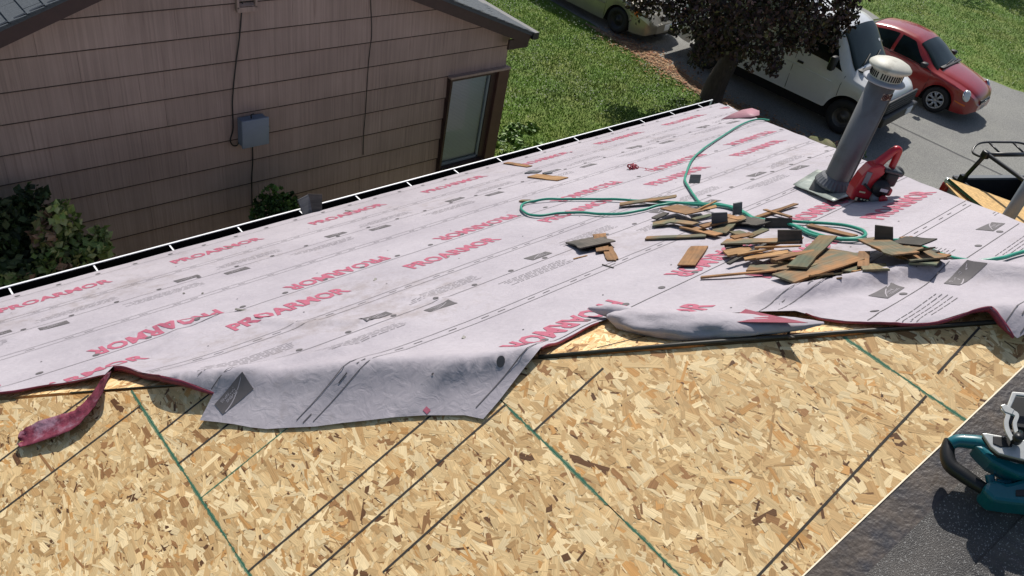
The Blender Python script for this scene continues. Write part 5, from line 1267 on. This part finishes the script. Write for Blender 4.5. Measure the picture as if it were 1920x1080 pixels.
# ---- bare vent pipe at the right edge ---------------------------------------------------
vp = Vector((5.60, .98, 4.44)); g = MB(); g.lathe([(.040, -.1), (.040, .75), (.034, .752), (.034, .6), (0, .6)], 24); v_o = g.build('vent_pipe', mat('galvanised_blue_grey', srgb(118, 128, 140), .45, metal=.4, var=.12, vscale=9)); v_o.location = vp
tag(v_o, 'plain blue-grey vent pipe cut by the right edge of the photo behind the sheet', 'vent pipe')

# ---- leaf blower ------------------------------------------------------------------------
BB = Vector(on_far(1617, 374, .012)); bx = Vector(RM[0]); bx.z = 0; bx.normalize(); by = Vector((-bx.y, bx.x, 0))
bl = empty('leaf_blower', BB, 'red and black petrol leaf blower standing beside the flue pipe', 'leaf blower', rz=math.atan2(bx.y, bx.x)); bl.rotation_euler = (math.radians(-6), math.radians(3), math.atan2(bx.y, bx.x))
m_bred = mat('glossy_red_plastic', srgb(176, 24, 36), .3, var=.06, coat=.3); m_bblk = mat('soft_black_plastic', srgb(28, 28, 30), .5); m_bgry = mat('grey_moulding', srgb(120, 122, 126), .45)
# local: x right in the picture, y away, z up; about 0.33 m tall
prof = [(-.105, .0), (.035, -.01), (.075, .0), (.08, .03), (.03, .045), (.0, .10), (.01, .17), (.035, .215), (.02, .26), (-.02, .265), (-.07, .24), (-.10, .17), (-.115, .08)]
M = Matrix(((1, 0, 0, 0), (0, 0, 1, -.05), (0, 1, 0, 0), (0, 0, 0, 1)))
g = MB(); g.prism(prof, .10, M); hs = g.build('housing', m_bred, bl, bevel=.012)
g = MB(); g.tube(catmull([(-.02, 0, .24), (.01, 0, .30), (.045, 0, .36), (.062, 0, .372), (.078, 0, .36), (.082, 0, .31), (.085, 0, .25), (.10, 0, .21)], 5), [.034 - .012 * min(1, i / 14) for i in range(36)], 10); g.build('handle', m_bred, bl)
g = MB(); g.box((.06, 0, .375), (.035, .03, .02), bev=.006); g.build('throttle_lock', m_bred, bl)
g = MB(); g.lathe([(.0, -.075), (.045, -.07), (.055, -.05), (.055, .05), (.0, .06)], 20, (.045, -.03, .12), Matrix.Rotation(math.pi / 2, 4, 'X')); eng = g.build('starter_cover', m_bblk, bl)
g = MB(); g.box((.046, -.105, .125), (.05, .004, .02)); g.build('badge', m_plate, eng)
g = MB(); g.box((.095, .0, .185), (.085, .11, .10), bev=.02); g.build('engine', m_bblk, bl)
g = MB(); g.box((.08, -.005, .238), (.12, .12, .025), bev=.01); g.build('engine_shroud', mat('dark_grey_shroud', srgb(62, 64, 66), .4), bl)
g = MB(); g.box((.10, -.045, .105), (.06, .05, .055), bev=.015); g.build('air_filter', m_bred, bl)
g = MB(); g.box((.06, -.04, .045), (.10, .085, .06), bev=.02); g.build('fuel_tank', m_bgry, bl)
g = MB(); g.lathe([(.0, -.02), (.024, -.018), (.026, .012), (.0, .014)], 16, (.075, -.09, .062), Matrix.Rotation(math.pi / 2, 4, 'X')); g.build('fuel_cap', m_bred, bl)
g = MB(); g.tube([(.07, .06, .19), (.14, .05, .21), (.17, .045, .212), (.175, .045, .212), (.20, .045, .205)], [.045, .042, .040, .034, .022], 14); g.build('nozzle', mat('worn_black_nozzle', srgb(40, 40, 42), .6), bl)
g = MB(); g.box((-.068, -.054, .16), (.034, .006, .09)); g.build('side_grip', m_bgry, bl)
g = MB(); g.tube([(-.07, -.058, .125), (-.03, -.065, .10), (.0, -.06, .09)], .009, 6); g.build('lever', m_bblk, bl)
g = MB(); g.box((-.035, -.058, .018), (.10, .004, .024)); wl_ = g.build('warning_label', m_bblk, bl)
g = MB(); g.box((-.078, -.061, .018), (.014, .003, .022)); g.box((-.06, -.061, .07), (.04, .003, .01))
g.v = []; g.f = []; g.sm = []
for cc, dd in (((-.078, -.061, .018), (.014, .003, .022)), ((-.06, -.061, .07), (.04, .003, .01)), ((-.045, -.061, .022), (.012, .003, .008)), ((-.023, -.061, .022), (.012, .003, .008)), ((-.001, -.061, .022), (.012, .003, .008))):
    g = MB(); g.box(cc, dd); g.build('label_print', mat('label_cream', srgb(214, 206, 170), .6), bl)

# ---- green air hose -----------------------------------------------------------------------
m_hose = mat('teal_hose', srgb(40, 138, 116), .4, var=.08, vscale=30)
def hose_path(pxs, h0=.016, n=8):
    out = []
    for p in catmull([(x, y) for x, y in pxs], n):
        u, v = px_uv(p[0], p[1]); out.append(sheet(u, v, h0))
    return out
main = [(1440, 230), (1415, 229), (1385, 240), (1350, 262), (1318, 284), (1296, 305), (1285, 330), (1282, 345), (1290, 360), (1300, 375), (1312, 388), (1345, 390), (1375, 396), (1395, 407), (1415, 418), (1450, 421), (1500, 424), (1560, 428), (1600, 436), (1617, 445), (1614, 453), (1590, 457), (1555, 455), (1520, 445), (1490, 432), (1460, 424),
        (1420, 420), (1392, 408), (1372, 397), (1340, 391), (1300, 388), (1262, 388), (1235, 392), (1205, 400), (1170, 407), (1130, 409), (1090, 405), (1045, 406), (1010, 411), (988, 408), (976, 398), (980, 388), (1000, 383), (1040, 380), (1100, 379), (1160, 381), (1210, 384), (1255, 387), (1310, 391), (1350, 392), (1385, 403), (1412, 421), (1450, 424), (1485, 432), (1515, 447), (1550, 456), (1600, 459), (1660, 459), (1700, 464), (1750, 482), (1790, 495), (1820, 499), (1860, 497), (1900, 485), (1950, 472)]
P = hose_path(main)
for i, p in enumerate(P): p.z += .012 * max(0, noise.noise(Vector((i * .11, 3, 0)))) + .004
g = MB(); g.tube(P, .010, 8); o = g.build('air_hose', m_hose); tag(o, 'teal green air hose looped loosely across the underlayment', 'hose'); origin_to(o, P[0])
g = MB(); P = hose_path([(1415, 420), (1380, 412), (1340, 404), (1312, 395), (1302, 378)], .008); g.tube(P, .003, 5); o = g.build('thin_cord', mat('grey_cord', srgb(96, 98, 100), .6)); tag(o, 'thin grey cord trailing beside the hose near the scraps', 'cord'); origin_to(o, P[0])

# ---- red string bundle ----------------------------------------------------------------------
m_string = mat('red_string', srgb(150, 44, 62), .7, var=.2, vscale=40)
c = Vector(on_far(1186, 315, .02)); g = MB(); rr = random.Random(3)
for k in range(9):
    a = rr.uniform(0, 3); g.tube([c + Vector((.055 * math.cos(t) * math.cos(a) , .055 * math.cos(t) * math.sin(a), .02 * math.sin(t) + .004 * k * .5)) for t in np.linspace(0, 6.28, 12)], .004, 5)
tail = [on_far(x, y, .008) for x, y in ((1195, 314), (1210, 316), (1225, 318), (1245, 319))]; g.tube(catmull(tail, 5), .005, 5)
g.tube(catmull([on_far(x, y, .008) for x, y in ((1210, 316), (1216, 321), (1226, 322), (1230, 318))], 5), .004, 5)
o = g.build('string_bundle', m_string); tag(o, 'small tangled bundle of red string on the underlayment', 'string'); origin_to(o, c)
P = [on_far(x, y, .005) for x, y in ((1108, 308), (1130, 310), (1155, 313), (1172, 315))]; g = MB(); g.tube(catmull(P, 4), .0025, 5); g.tube([P[0], on_far(1103, 307, .006)], .007, 6); o = g.build('loose_line', MATS['grey_cord']); tag(o, 'thin dark line with a hook lying left of the red string', 'cord'); origin_to(o, P[0])

# ---- shake and shingle scraps ------------------------------------------------------------------
def scrap_mat(name, a, c, rough=.85):
    m = bpy.data.materials.new(name); m.use_nodes = True; N = m.node_tree.nodes; L = m.node_tree.links; p = N['Principled BSDF']; p.inputs['Roughness'].default_value = rough; p.inputs['Specular IOR Level'].default_value = .2
    tc = N.new('ShaderNodeTexCoord'); oi = N.new('ShaderNodeObjectInfo'); mp = N.new('ShaderNodeMapping'); mp.inputs['Scale'].default_value = (5, 70, 30); L.new(tc.outputs['Object'], mp.inputs[0])
    n = N.new('ShaderNodeTexNoise'); n.inputs['Scale'].default_value = 1; n.inputs['Detail'].default_value = 5; L.new(mp.outputs[0], n.inputs[0])
    n2 = N.new('ShaderNodeTexNoise'); n2.inputs['Scale'].default_value = 7; n2.inputs['Detail'].default_value = 4; n2.noise_dimensions = '4D'; L.new(tc.outputs['Object'], n2.inputs[0]); L.new(oi.outputs['Random'], n2.inputs['W'])
    cr = N.new('ShaderNodeValToRGB'); e = cr.color_ramp.elements; e[0].position = .40; e[0].color = (*a, 1); e[1].position = .60; e[1].color = (*c, 1); L.new(n2.outputs[0], cr.inputs[0])
    m1 = N.new('ShaderNodeMapRange'); m1.inputs[1].default_value = .3; m1.inputs[2].default_value = .7; m1.inputs[3].default_value = .74; m1.inputs[4].default_value = 1.14; L.new(n.outputs[0], m1.inputs[0])
    m2 = N.new('ShaderNodeMapRange'); m2.inputs[3].default_value = .8; m2.inputs[4].default_value = 1.2; L.new(oi.outputs['Random'], m2.inputs[0]); ml = N.new('ShaderNodeMath'); ml.operation = 'MULTIPLY'; L.new(m1.outputs[0], ml.inputs[0]); L.new(m2.outputs[0], ml.inputs[1])
    v = N.new('ShaderNodeVectorMath'); v.operation = 'SCALE'; L.new(cr.outputs[0], v.inputs[0]); L.new(ml.outputs[0], v.inputs['Scale']); L.new(v.outputs[0], p.inputs['Base Color'])
    bp = N.new('ShaderNodeBump'); bp.inputs['Strength'].default_value = .6; bp.inputs['Distance'].default_value = .003; L.new(n.outputs[0], bp.inputs['Height']); L.new(bp.outputs[0], p.inputs['Normal']); MATS[name] = m; return m
SM = dict(b=scrap_mat('brown_cedar', srgb(152, 114, 80), srgb(126, 100, 76)), g=scrap_mat('mossy_cedar', srgb(100, 106, 88), srgb(132, 112, 84)), m=scrap_mat('half_mossy_cedar', srgb(146, 110, 78), srgb(104, 102, 86)), d=scrap_mat('dark_shingle_scrap', srgb(76, 74, 70), srgb(98, 92, 86)), p=scrap_mat('fresh_split_cedar', srgb(174, 138, 98), srgb(150, 116, 80)), k=scrap_mat('grey_shingle_scrap', srgb(104, 106, 108), srgb(88, 90, 94)))
CN = dict(b='brown', g='mossy green-grey', m='half mossy brown', d='dark charcoal', p='fresh orange-brown', k='light grey')
GRP = {}
def scrap(p0, p1, w, c, where, h=.0, rise=.0, th=.009, kind='shake', taper=1.0, ragged=0):
    """p0 -> p1: centre line in pixels on the far slope; w width in m; h height above the sheet at p0, rise extra at p1"""
    w *= 1.55 if w > .05 else (1.35 if w > .025 else 1.1)
    a = sheet(*px_uv(*p0), .003 + h); e = sheet(*px_uv(*p1), .003 + h + rise); x = (e - a); L_ = x.length; x.normalize(); y = NF.cross(x).normalized(); z = x.cross(y)
    rr = random.Random(int(p0[0] * 7 + p0[1])); n = 7; left = []; rightp = []
    for i in range(n):
        t = i / (n - 1); ww = w / 2 * (1 + (taper - 1) * t) * rr.uniform(.92, 1.05); left.append((t * L_ + (rr.uniform(-.004, .004)), ww)); rightp.append((t * L_ + rr.uniform(-.004, .004), -ww * rr.uniform(.92, 1.05)))
    if ragged:
        endp = [(L_ + rr.uniform(-.02, .035), w / 2 * taper * q) for q in (.7, .4, .1, -.2, -.5, -.8)]
    else: endp = [(L_ + rr.uniform(-.003, .006), 0)]
    polyp = left + endp + rightp[::-1]; polyp = polyp[::-1]
    cx = L_ / 2; polyp = [(q[0] - cx, q[1]) for q in polyp]
    g = MB(); k = len(polyp); V = [Vector((q[0], q[1], 0)) for q in polyp] + [Vector((q[0], q[1], th * (1.15 if q[0] < 0 else .8))) for q in polyp]
    g.add(V, [tuple(range(k))[::-1], tuple(range(k, 2 * k))] + [(i, (i + 1) % k, k + (i + 1) % k, k + i) for i in range(k)])
    o = g.build('cedar_shake_scrap' if kind == 'shake' else 'shingle_scrap', SM[c]); o.matrix_world = basis(x, y, z, (a + e) / 2); o.rotation_mode = 'QUATERNION'; M_ = basis(x, y, z, (a + e) / 2); o.matrix_basis = M_
    size = 'long ' if L_ > .33 else ('short ' if L_ < .14 else ''); wd = 'narrow ' if w < .03 else ('wide ' if w > .14 else '')
    lab = f"{size}{wd}{CN[c]} {'cedar shake' if kind == 'shake' else 'shingle'} scrap {where}"
    GRP.setdefault(lab, []).append(o); tag(o, lab, 'wood scrap' if kind == 'shake' else 'shingle scrap', 'roofing scraps on the underlayment'); return o
def upright(pxs, c, where, lean=.05, th=.012, z0=0.0):
    """a scrap standing on edge: bottom-left, bottom-right pixel and height in m"""
    (p0, p1, hgt) = pxs; hgt *= 1.35; a = sheet(*px_uv(*p0), .002 + z0); e = sheet(*px_uv(*p1), .002 + z0); x = (e - a); L_ = x.length; x.normalize(); y = Vector((0, 0, 1)).cross(x).normalized(); z = x.cross(y); z = (z + y * lean).normalized(); y = z.cross(x)
    rr = random.Random(int(p0[0])); polyp = [(-L_ / 2, 0), (L_ / 2, 0), (L_ / 2 * .96, hgt * rr.uniform(.9, 1)), (-L_ / 2 * .95, hgt)]
    g = MB(); V = [Vector((q[0], 0, q[1])) for q in polyp] + [Vector((q[0], th, q[1])) for q in polyp]; g.add(V, [(0, 1, 2, 3), (7, 6, 5, 4)] + [(i, 4 + i, 4 + (i + 1) % 4, (i + 1) % 4) for i in range(4)])
    o = g.build('shingle_scrap', SM[c]); o.matrix_basis = basis(x, y, z, (a + e) / 2); tag(o, f'{CN[c]} shingle scrap {where}', 'shingle scrap', 'roofing scraps on the underlayment'); return o
# scattered ones
scrap((948, 308), (993, 315), .05, 'b', 'alone by the gutter, farthest left')
scrap((997, 333), (1055, 339), .09, 'p', 'alone below the far gutter edge')
scrap((988, 326), (1012, 325), .07, 'k', 'beside the orange-brown scrap near the gutter', kind='shingle'); scrap((1018, 329), (1034, 326), .05, 'k', 'just right of its grey neighbour near the gutter', kind='shingle')
scrap((975, 381), (1004, 381), .035, 'm', 'at the left end of the hose loop', .004)
scrap((1160, 391), (1263, 382), .055, 'm', 'under the hose left of the small heap', .016, .03)
upright(((1290, 346), (1310, 346), .055), 'k', 'leaning on the hose bend', .9)
scrap((1093, 455), (1118, 472), .15, 'd', 'leaning in the small group left of the heaps', .005, .03, kind='shingle'); scrap((1122, 447), (1128, 478), .055, 'b', 'beside the dark square scrap left of the heaps', .012, .0); scrap((1134, 462), (1148, 492), .05, 'b', 'with a splintered end left of the heaps', ragged=1)
scrap((1075, 489), (1100, 482), .012, 'p', 'splinter lying below the dark square scrap', th=.003); scrap((1128, 500), (1150, 506), .006, 'd', 'splinter near the dotted rule', th=.003)
scrap((1210, 452), (1322, 448), .045, 'm', 'lying apart left of the small heap', .002, .008); scrap((1310, 468), (1284, 506), .07, 'b', 'lying apart between the two heaps', .0, .012, taper=.95)
scrap((1312, 527), (1452, 519), .018, 'b', 'sticking out left of the large heap', .004, .02); scrap((1480, 414), (1430, 402), .02, 'b', 'propped behind the small heap', .01, .01); scrap((1415, 414), (1490, 390), .03, 'b', 'pointing towards the flue pipe', .004, .012)
scrap((1515, 428), (1600, 450), .03, 'b', 'lying under the right hose loop', .003, .004); scrap((1690, 455), (1712, 452), .05, 'b', 'alone right of the hose loop', .002)
# small heap by the hose
H1 = 'in the small hose-side heap'
for a in (((1222, 428), (1262, 424), .06, 'g', .01, .02), ((1250, 404), (1295, 420), .09, 'b', .05, .02), ((1300, 402), (1312, 414), .06, 'd', .03, .03), ((1255, 424), (1300, 434), .05, 'm', .02, .02), ((1300, 412), (1335, 408), .05, 'p', .05, .02), ((1295, 416), (1334, 402), .012, 'p', .06, .03), ((1280, 432), (1345, 450), .05, 'b', .01, .01), ((1330, 432), (1390, 424), .07, 'm', .02, .03), ((1310, 440), (1355, 430), .05, 'b', .04, .01), ((1380, 420), (1430, 432), .09, 'd', .015, .02), ((1345, 445), (1362, 428), .07, 'g', .01, .02), ((1372, 445), (1392, 441), .06, 'g', .006, .0), ((1225, 418), (1245, 412), .05, 'd', .015, .02), ((1296, 425), (1328, 418), .04, 'g', .035, .01), ((1350, 415), (1385, 428), .04, 'b', .03, .02)):
    scrap(a[0], a[1], a[2], a[3], H1, a[4], a[5], kind='shingle' if a[3] == 'd' else 'shake')
upright(((1332, 436), (1362, 432), .075), 'k', 'standing on edge in the middle of the small heap', .25, z0=.02); upright(((1372, 412), (1388, 408), .06), 'k', 'standing on edge beside the hose in the small heap', .3, z0=.02); upright(((1432, 430), (1484, 430), .045), 'd', 'standing on edge behind the hose', .4)
# large heap
H2 = 'in the large heap, left half'
for a in (((1350, 473), (1490, 478), .06, 'm', .05, .03), ((1355, 490), (1400, 483), .07, 'p', .03, .01), ((1362, 506), (1425, 482), .022, 'd', .02, .05), ((1390, 500), (1470, 492), .04, 'p', .03, .02), ((1400, 512), (1480, 515), .06, 'm', .01, .02), ((1430, 490), (1500, 505), .08, 'b', .03, .03), ((1485, 522), (1540, 470), .065, 'g', .05, .03), ((1465, 535), (1590, 500), .11, 'm', .02, .03), ((1500, 490), (1600, 500), .12, 'm', .04, -.01), ((1365, 468), (1400, 462), .05, 'b', .06, .01), ((1395, 466), (1425, 456), .04, 'g', .06, .02), ((1420, 478), (1475, 470), .06, 'b', .045, .02), ((1375, 498), (1440, 488), .018, 'p', .05, .01), ((1410, 505), (1500, 497), .02, 'b', .05, .01), ((1440, 512), (1530, 490), .03, 'b', .06, .01), ((1380, 480), (1440, 498), .03, 'b', .03, .01), ((1500, 515), (1560, 505), .06, 'b', .02, .01), ((1355, 478), (1385, 474), .05, 'd', .03, .01), ((1405, 490), (1490, 487), .012, 'p', .07, .0), ((1450, 500), (1520, 515), .05, 'g', .02, .02)):
    scrap(a[0], a[1], a[2], a[3], H2, a[4], a[5], kind='shingle' if a[3] == 'd' else 'shake')
H3_ = 'in the large heap, right half'
for a in (((1618, 470), (1672, 524), .085, 'm', .06, -.01), ((1660, 472), (1720, 525), .10, 'm', .04, -.01), ((1612, 490), (1608, 520), .04, 'b', .04, .0), ((1585, 520), (1610, 500), .05, 'g', .015, .015), ((1626, 538), (1630, 508), .075, 'g', .004, .02), ((1672, 474), (1725, 484), .09, 'd', .06, .02), ((1700, 488), (1765, 500), .045, 'b', .04, .0), ((1715, 500), (1770, 510), .015, 'd', .02, .0), ((1690, 520), (1740, 523), .07, 'g', .006, .0), ((1640, 480), (1700, 505), .07, 'b', .05, .0), ((1695, 480), (1740, 495), .05, 'd', .04, .01), ((1590, 530), (1610, 522), .018, 'p', .01, .01), ((1680, 490), (1690, 512), .04, 'g', .07, .0), ((1700, 500), (1712, 520), .035, 'g', .07, .0)):
    scrap(a[0], a[1], a[2], a[3], H3_, a[4], a[5], kind='shingle' if a[3] == 'd' else 'shake')
scrap((1524, 528), (1528, 550), .055, 'p', 'lying below the large heap, paler of the two', .016); scrap((1540, 532), (1546, 547), .06, 'g', 'half hidden below the large heap', .004); scrap((1550, 532), (1560, 550), .022, 'p', 'lying alone below the large heap')
upright(((1448, 480), (1494, 480), .06), 'd', 'standing upright atop the large heap, left half', .2, z0=.065); upright(((1628, 476), (1662, 478), .07), 'd', 'standing upright atop the large heap, right half', .15, z0=.06)
ORD = ['leftmost', 'second from left', 'third from left', 'fourth from left', 'fifth from left', 'sixth from left']
for lab, obs in GRP.items():
    if len(obs) > 1:
        obs.sort(key=lambda o: (RM @ (np.array(o.matrix_basis.translation) - CAM))[0] / (RM @ (np.array(o.matrix_basis.translation) - CAM))[2])
        for i, o in enumerate(obs): o['label'] = lab + ', ' + (ORD[i] if len(obs) > 2 else ('left one', 'right one')[i])
# shingles stuck in the gutter
for k, (p, c, rz_, lab) in enumerate((((574, 392), 'k', .3, 'pale grey shingle wedged upright in the gutter, left of the pair'), ((590, 387), 'd', -.5, 'dark shingle wedged upright in the gutter, right of the pair'))):
    c0 = Vector(on_y(p[0], p[1] + 8, 5.6)); g = MB(); g.box((0, 0, .07), (.13, .012, .19), Matrix.Rotation(-.5, 4, 'X')); o = g.build('gutter_shingle', SM[c]); o.location = c0; o.rotation_euler = (0, 0, rz_); tag(o, lab, 'shingle', 'shingles in the gutter')
# small dark chips
for k, (x, y, l, lab) in enumerate(((432, 466, .05, 'on the third word by the gutter'), (658, 398, .11, 'across the word right of the gutter shingles'), (454, 585, .08, 'beside the crease on the left'), (840, 484, .018, 'on the middle word'), (703, 528, .03, 'below the middle row of words'), (1420, 236, .0, ''), (345, 553, .012, 'left of the torn word'), (380, 553, .012, 'near the double rule'), (868, 640, .02, 'near the bottom flap'))):
    if not l: continue
    c0 = Vector(sheet(*px_uv(x, y), .004)); g = MB(); g.box((0, 0, 0), (l, .014, .005)); o = g.build('dark_chip', MATS['dark_hip_strip']); o.location = c0; o.rotation_euler = (0, 0, random.uniform(-.9, .9)); tag(o, 'small dark chip lying ' + lab, 'chip', 'dark chips on the underlayment')

# ---- teal circular saw at the lower right -------------------------------------------------------
SB = Vector(on_near(1850, 900, .02)); ex = Vector(RM[0]); ex = (ex - NN * ex.dot(NN)).normalized(); ez = NN; eyv = ez.cross(ex)
saw = bpy.data.objects.new('circular_saw', None); COL.objects.link(saw); saw.matrix_basis = basis(ex, eyv, ez, SB); tag(saw, 'teal cordless circular saw with metal base resting on the dark roofing', 'power saw')
m_teal = mat('teal_tool_plastic', srgb(0, 92, 104), .35, var=.06, coat=.2); m_gripb = mat('black_rubber_grip', srgb(26, 26, 27), .45); m_alu = mat('cast_aluminium', srgb(178, 180, 178), .4, metal=.5, var=.1, vscale=30)
invs = saw.matrix_basis.inverted()
def sp(px, py, h=.0): return invs @ Vector(on_near(px, py, .02 + h * .62))
# rear handle loop: teal arch outside, black grip along the camera side
lp = [sp(1782, 826, .16), sp(1776, 848, .15), sp(1782, 872, .14), sp(1805, 890, .13), sp(1828, 906, .12), sp(1850, 920, .11)]
g = MB(); cpt = catmull(lp, 6); g.tube(cpt, [.021 + .006 * math.sin(math.pi * i / (len(cpt) - 1)) for i in range(len(cpt))], 12); g.build('grip', m_gripb, saw)
g = MB(); cpt = catmull([sp(1782, 832, .175), sp(1795, 827, .185), sp(1815, 828, .19), sp(1840, 832, .19), sp(1870, 846, .18), sp(1905, 860, .16), sp(1960, 880, .15)], 6); g.tube(cpt, [.022 + .012 * i / len(cpt) for i in range(len(cpt))], 12); g.build('handle_arch', m_teal, saw)
g = MB(); cpt = catmull([sp(1848, 916, .115), sp(1870, 925, .11), sp(1905, 928, .11), sp(1960, 928, .11)], 5); g.tube(cpt, [.022, .026, .030, .034, .036, .038, .04, .04, .04, .04, .04, .04, .04, .04, .04, .04][:len(cpt)], 12); g.build('motor_housing', m_teal, saw)
g = MB(); cpt = catmull([sp(1855, 890, .15), sp(1858, 905, .13), sp(1862, 920, .12)], 4); g.tube(cpt, .016, 10); g.build('trigger_post', m_teal, saw)
g = MB(); cpt = catmull([sp(1832, 838, .16), sp(1850, 858, .14), sp(1872, 880, .12), sp(1900, 892, .11), sp(1950, 905, .10)], 5); g.tube(cpt, [.022 + .012 * i / len(cpt) for i in range(len(cpt))], 10); g.build('body_spine', m_teal, saw)
g = MB(); p = sp(1865, 906, .145); g.box(p, (.038, .014, .010), Matrix.Rotation(-.2, 4, 'Z'), bev=.004); g.build('switch', m_gripb, saw)
g = MB(); cpt = catmull([sp(1862, 884, .14), sp(1885, 884, .12), sp(1900, 895, .12), sp(1890, 905, .12), sp(1868, 902, .13)], 4); g.tube(cpt, .010, 8); g.build('trigger_guard', m_teal, saw)
# metal base plate with a black recess
bp_px = [(1841, 812), (1850, 812), (1905, 822), (1990, 838), (1990, 868), (1920, 862), (1873, 850), (1858, 838)]
def plate(name, pxs, h, th, m, parent, bev=.003):
    P = [sp(x, y, h) for x, y in pxs]; n = len(P); g = MB(); V = P + [p - Vector((0, 0, th)) for p in P]; g.add(V, [tuple(range(n)), tuple(range(n, 2 * n))[::-1]] + [(i, n + i, n + (i + 1) % n, (i + 1) % n) for i in range(n)])
    return g.build(name, m, parent, bevel=bev)
bpo = plate('base_plate', bp_px, .34, .016, m_alu, saw); plate('base_recess', [(1862, 817), (1890, 819), (1900, 826), (1898, 838), (1876, 838), (1862, 832)], .346, .008, m_gripb, bpo)
plate('base_edge', [(x + 1, y + 5) for x, y in bp_px], .318, .02, m_gripb, bpo)
# bevel quadrant arc and lock knob
for k, (ar, w_) in enumerate(((((1880, 764), (1890, 776), (1887, 792), (1890, 808), (1899, 824)), 4.5), (((1894, 770), (1907, 778), (1903, 793), (1905, 806), (1912, 820)), 4))):
    c_ = catmull(ar, 5); lft = []; rgt = []
    for q in range(len(c_)):
        d_ = np.array(c_[min(q + 1, len(c_) - 1)]) - np.array(c_[max(q - 1, 0)]); d_ = d_ / np.linalg.norm(d_); n_ = np.array([-d_[1], d_[0]]); lft.append(tuple(c_[q] + n_ * w_)); rgt.append(tuple(c_[q] - n_ * w_))
    plate('bevel_quadrant', lft + rgt[::-1], .40, .01, m_alu, saw, .001)
plate('quadrant_bridge', [(1876, 760), (1884, 757), (1902, 768), (1898, 777), (1884, 772)], .405, .012, m_alu, saw, .002)
g = MB(); g.lathe([(.0, .02), (.014, .018), (.017, 0), (.017, -.02), (0, -.02)], 14, sp(1908, 822, .40)); g.build('lock_knob', m_gripb, saw)
g = MB(); g.lathe([(.009, .012), (.012, .0), (.012, -.01)], 12, sp(1911, 813, .41)); g.build('pivot_bolt', m_alu, saw)
# blade guard and shoe beyond
plate('shoe_frame', [(1898, 734), (1990, 742), (1990, 750), (1906, 741), (1892, 772), (1884, 772)], .23, .012, m_alu, saw)
plate('blade_guard', [(1900, 742), (1990, 752), (1990, 812), (1902, 800), (1886, 790)], .14, .03, m_gripb, saw)
plate('motor_cover', [(1843, 918), (1850, 904), (1868, 898), (1888, 906), (1912, 900), (1935, 890), (1990, 888), (1990, 952), (1900, 943), (1862, 938)], .20, .11, m_teal, saw, .014)
plate('saw_housing', [(1826, 833), (1845, 835), (1862, 847), (1905, 863), (1990, 868), (1990, 902), (1912, 893), (1884, 880), (1858, 866), (1842, 850)], .24, .09, m_teal, saw, .012)
plate('vent_panel', [(1905, 918), (1990, 912), (1990, 932), (1905, 930)], .208, .01, m_gripb, saw)
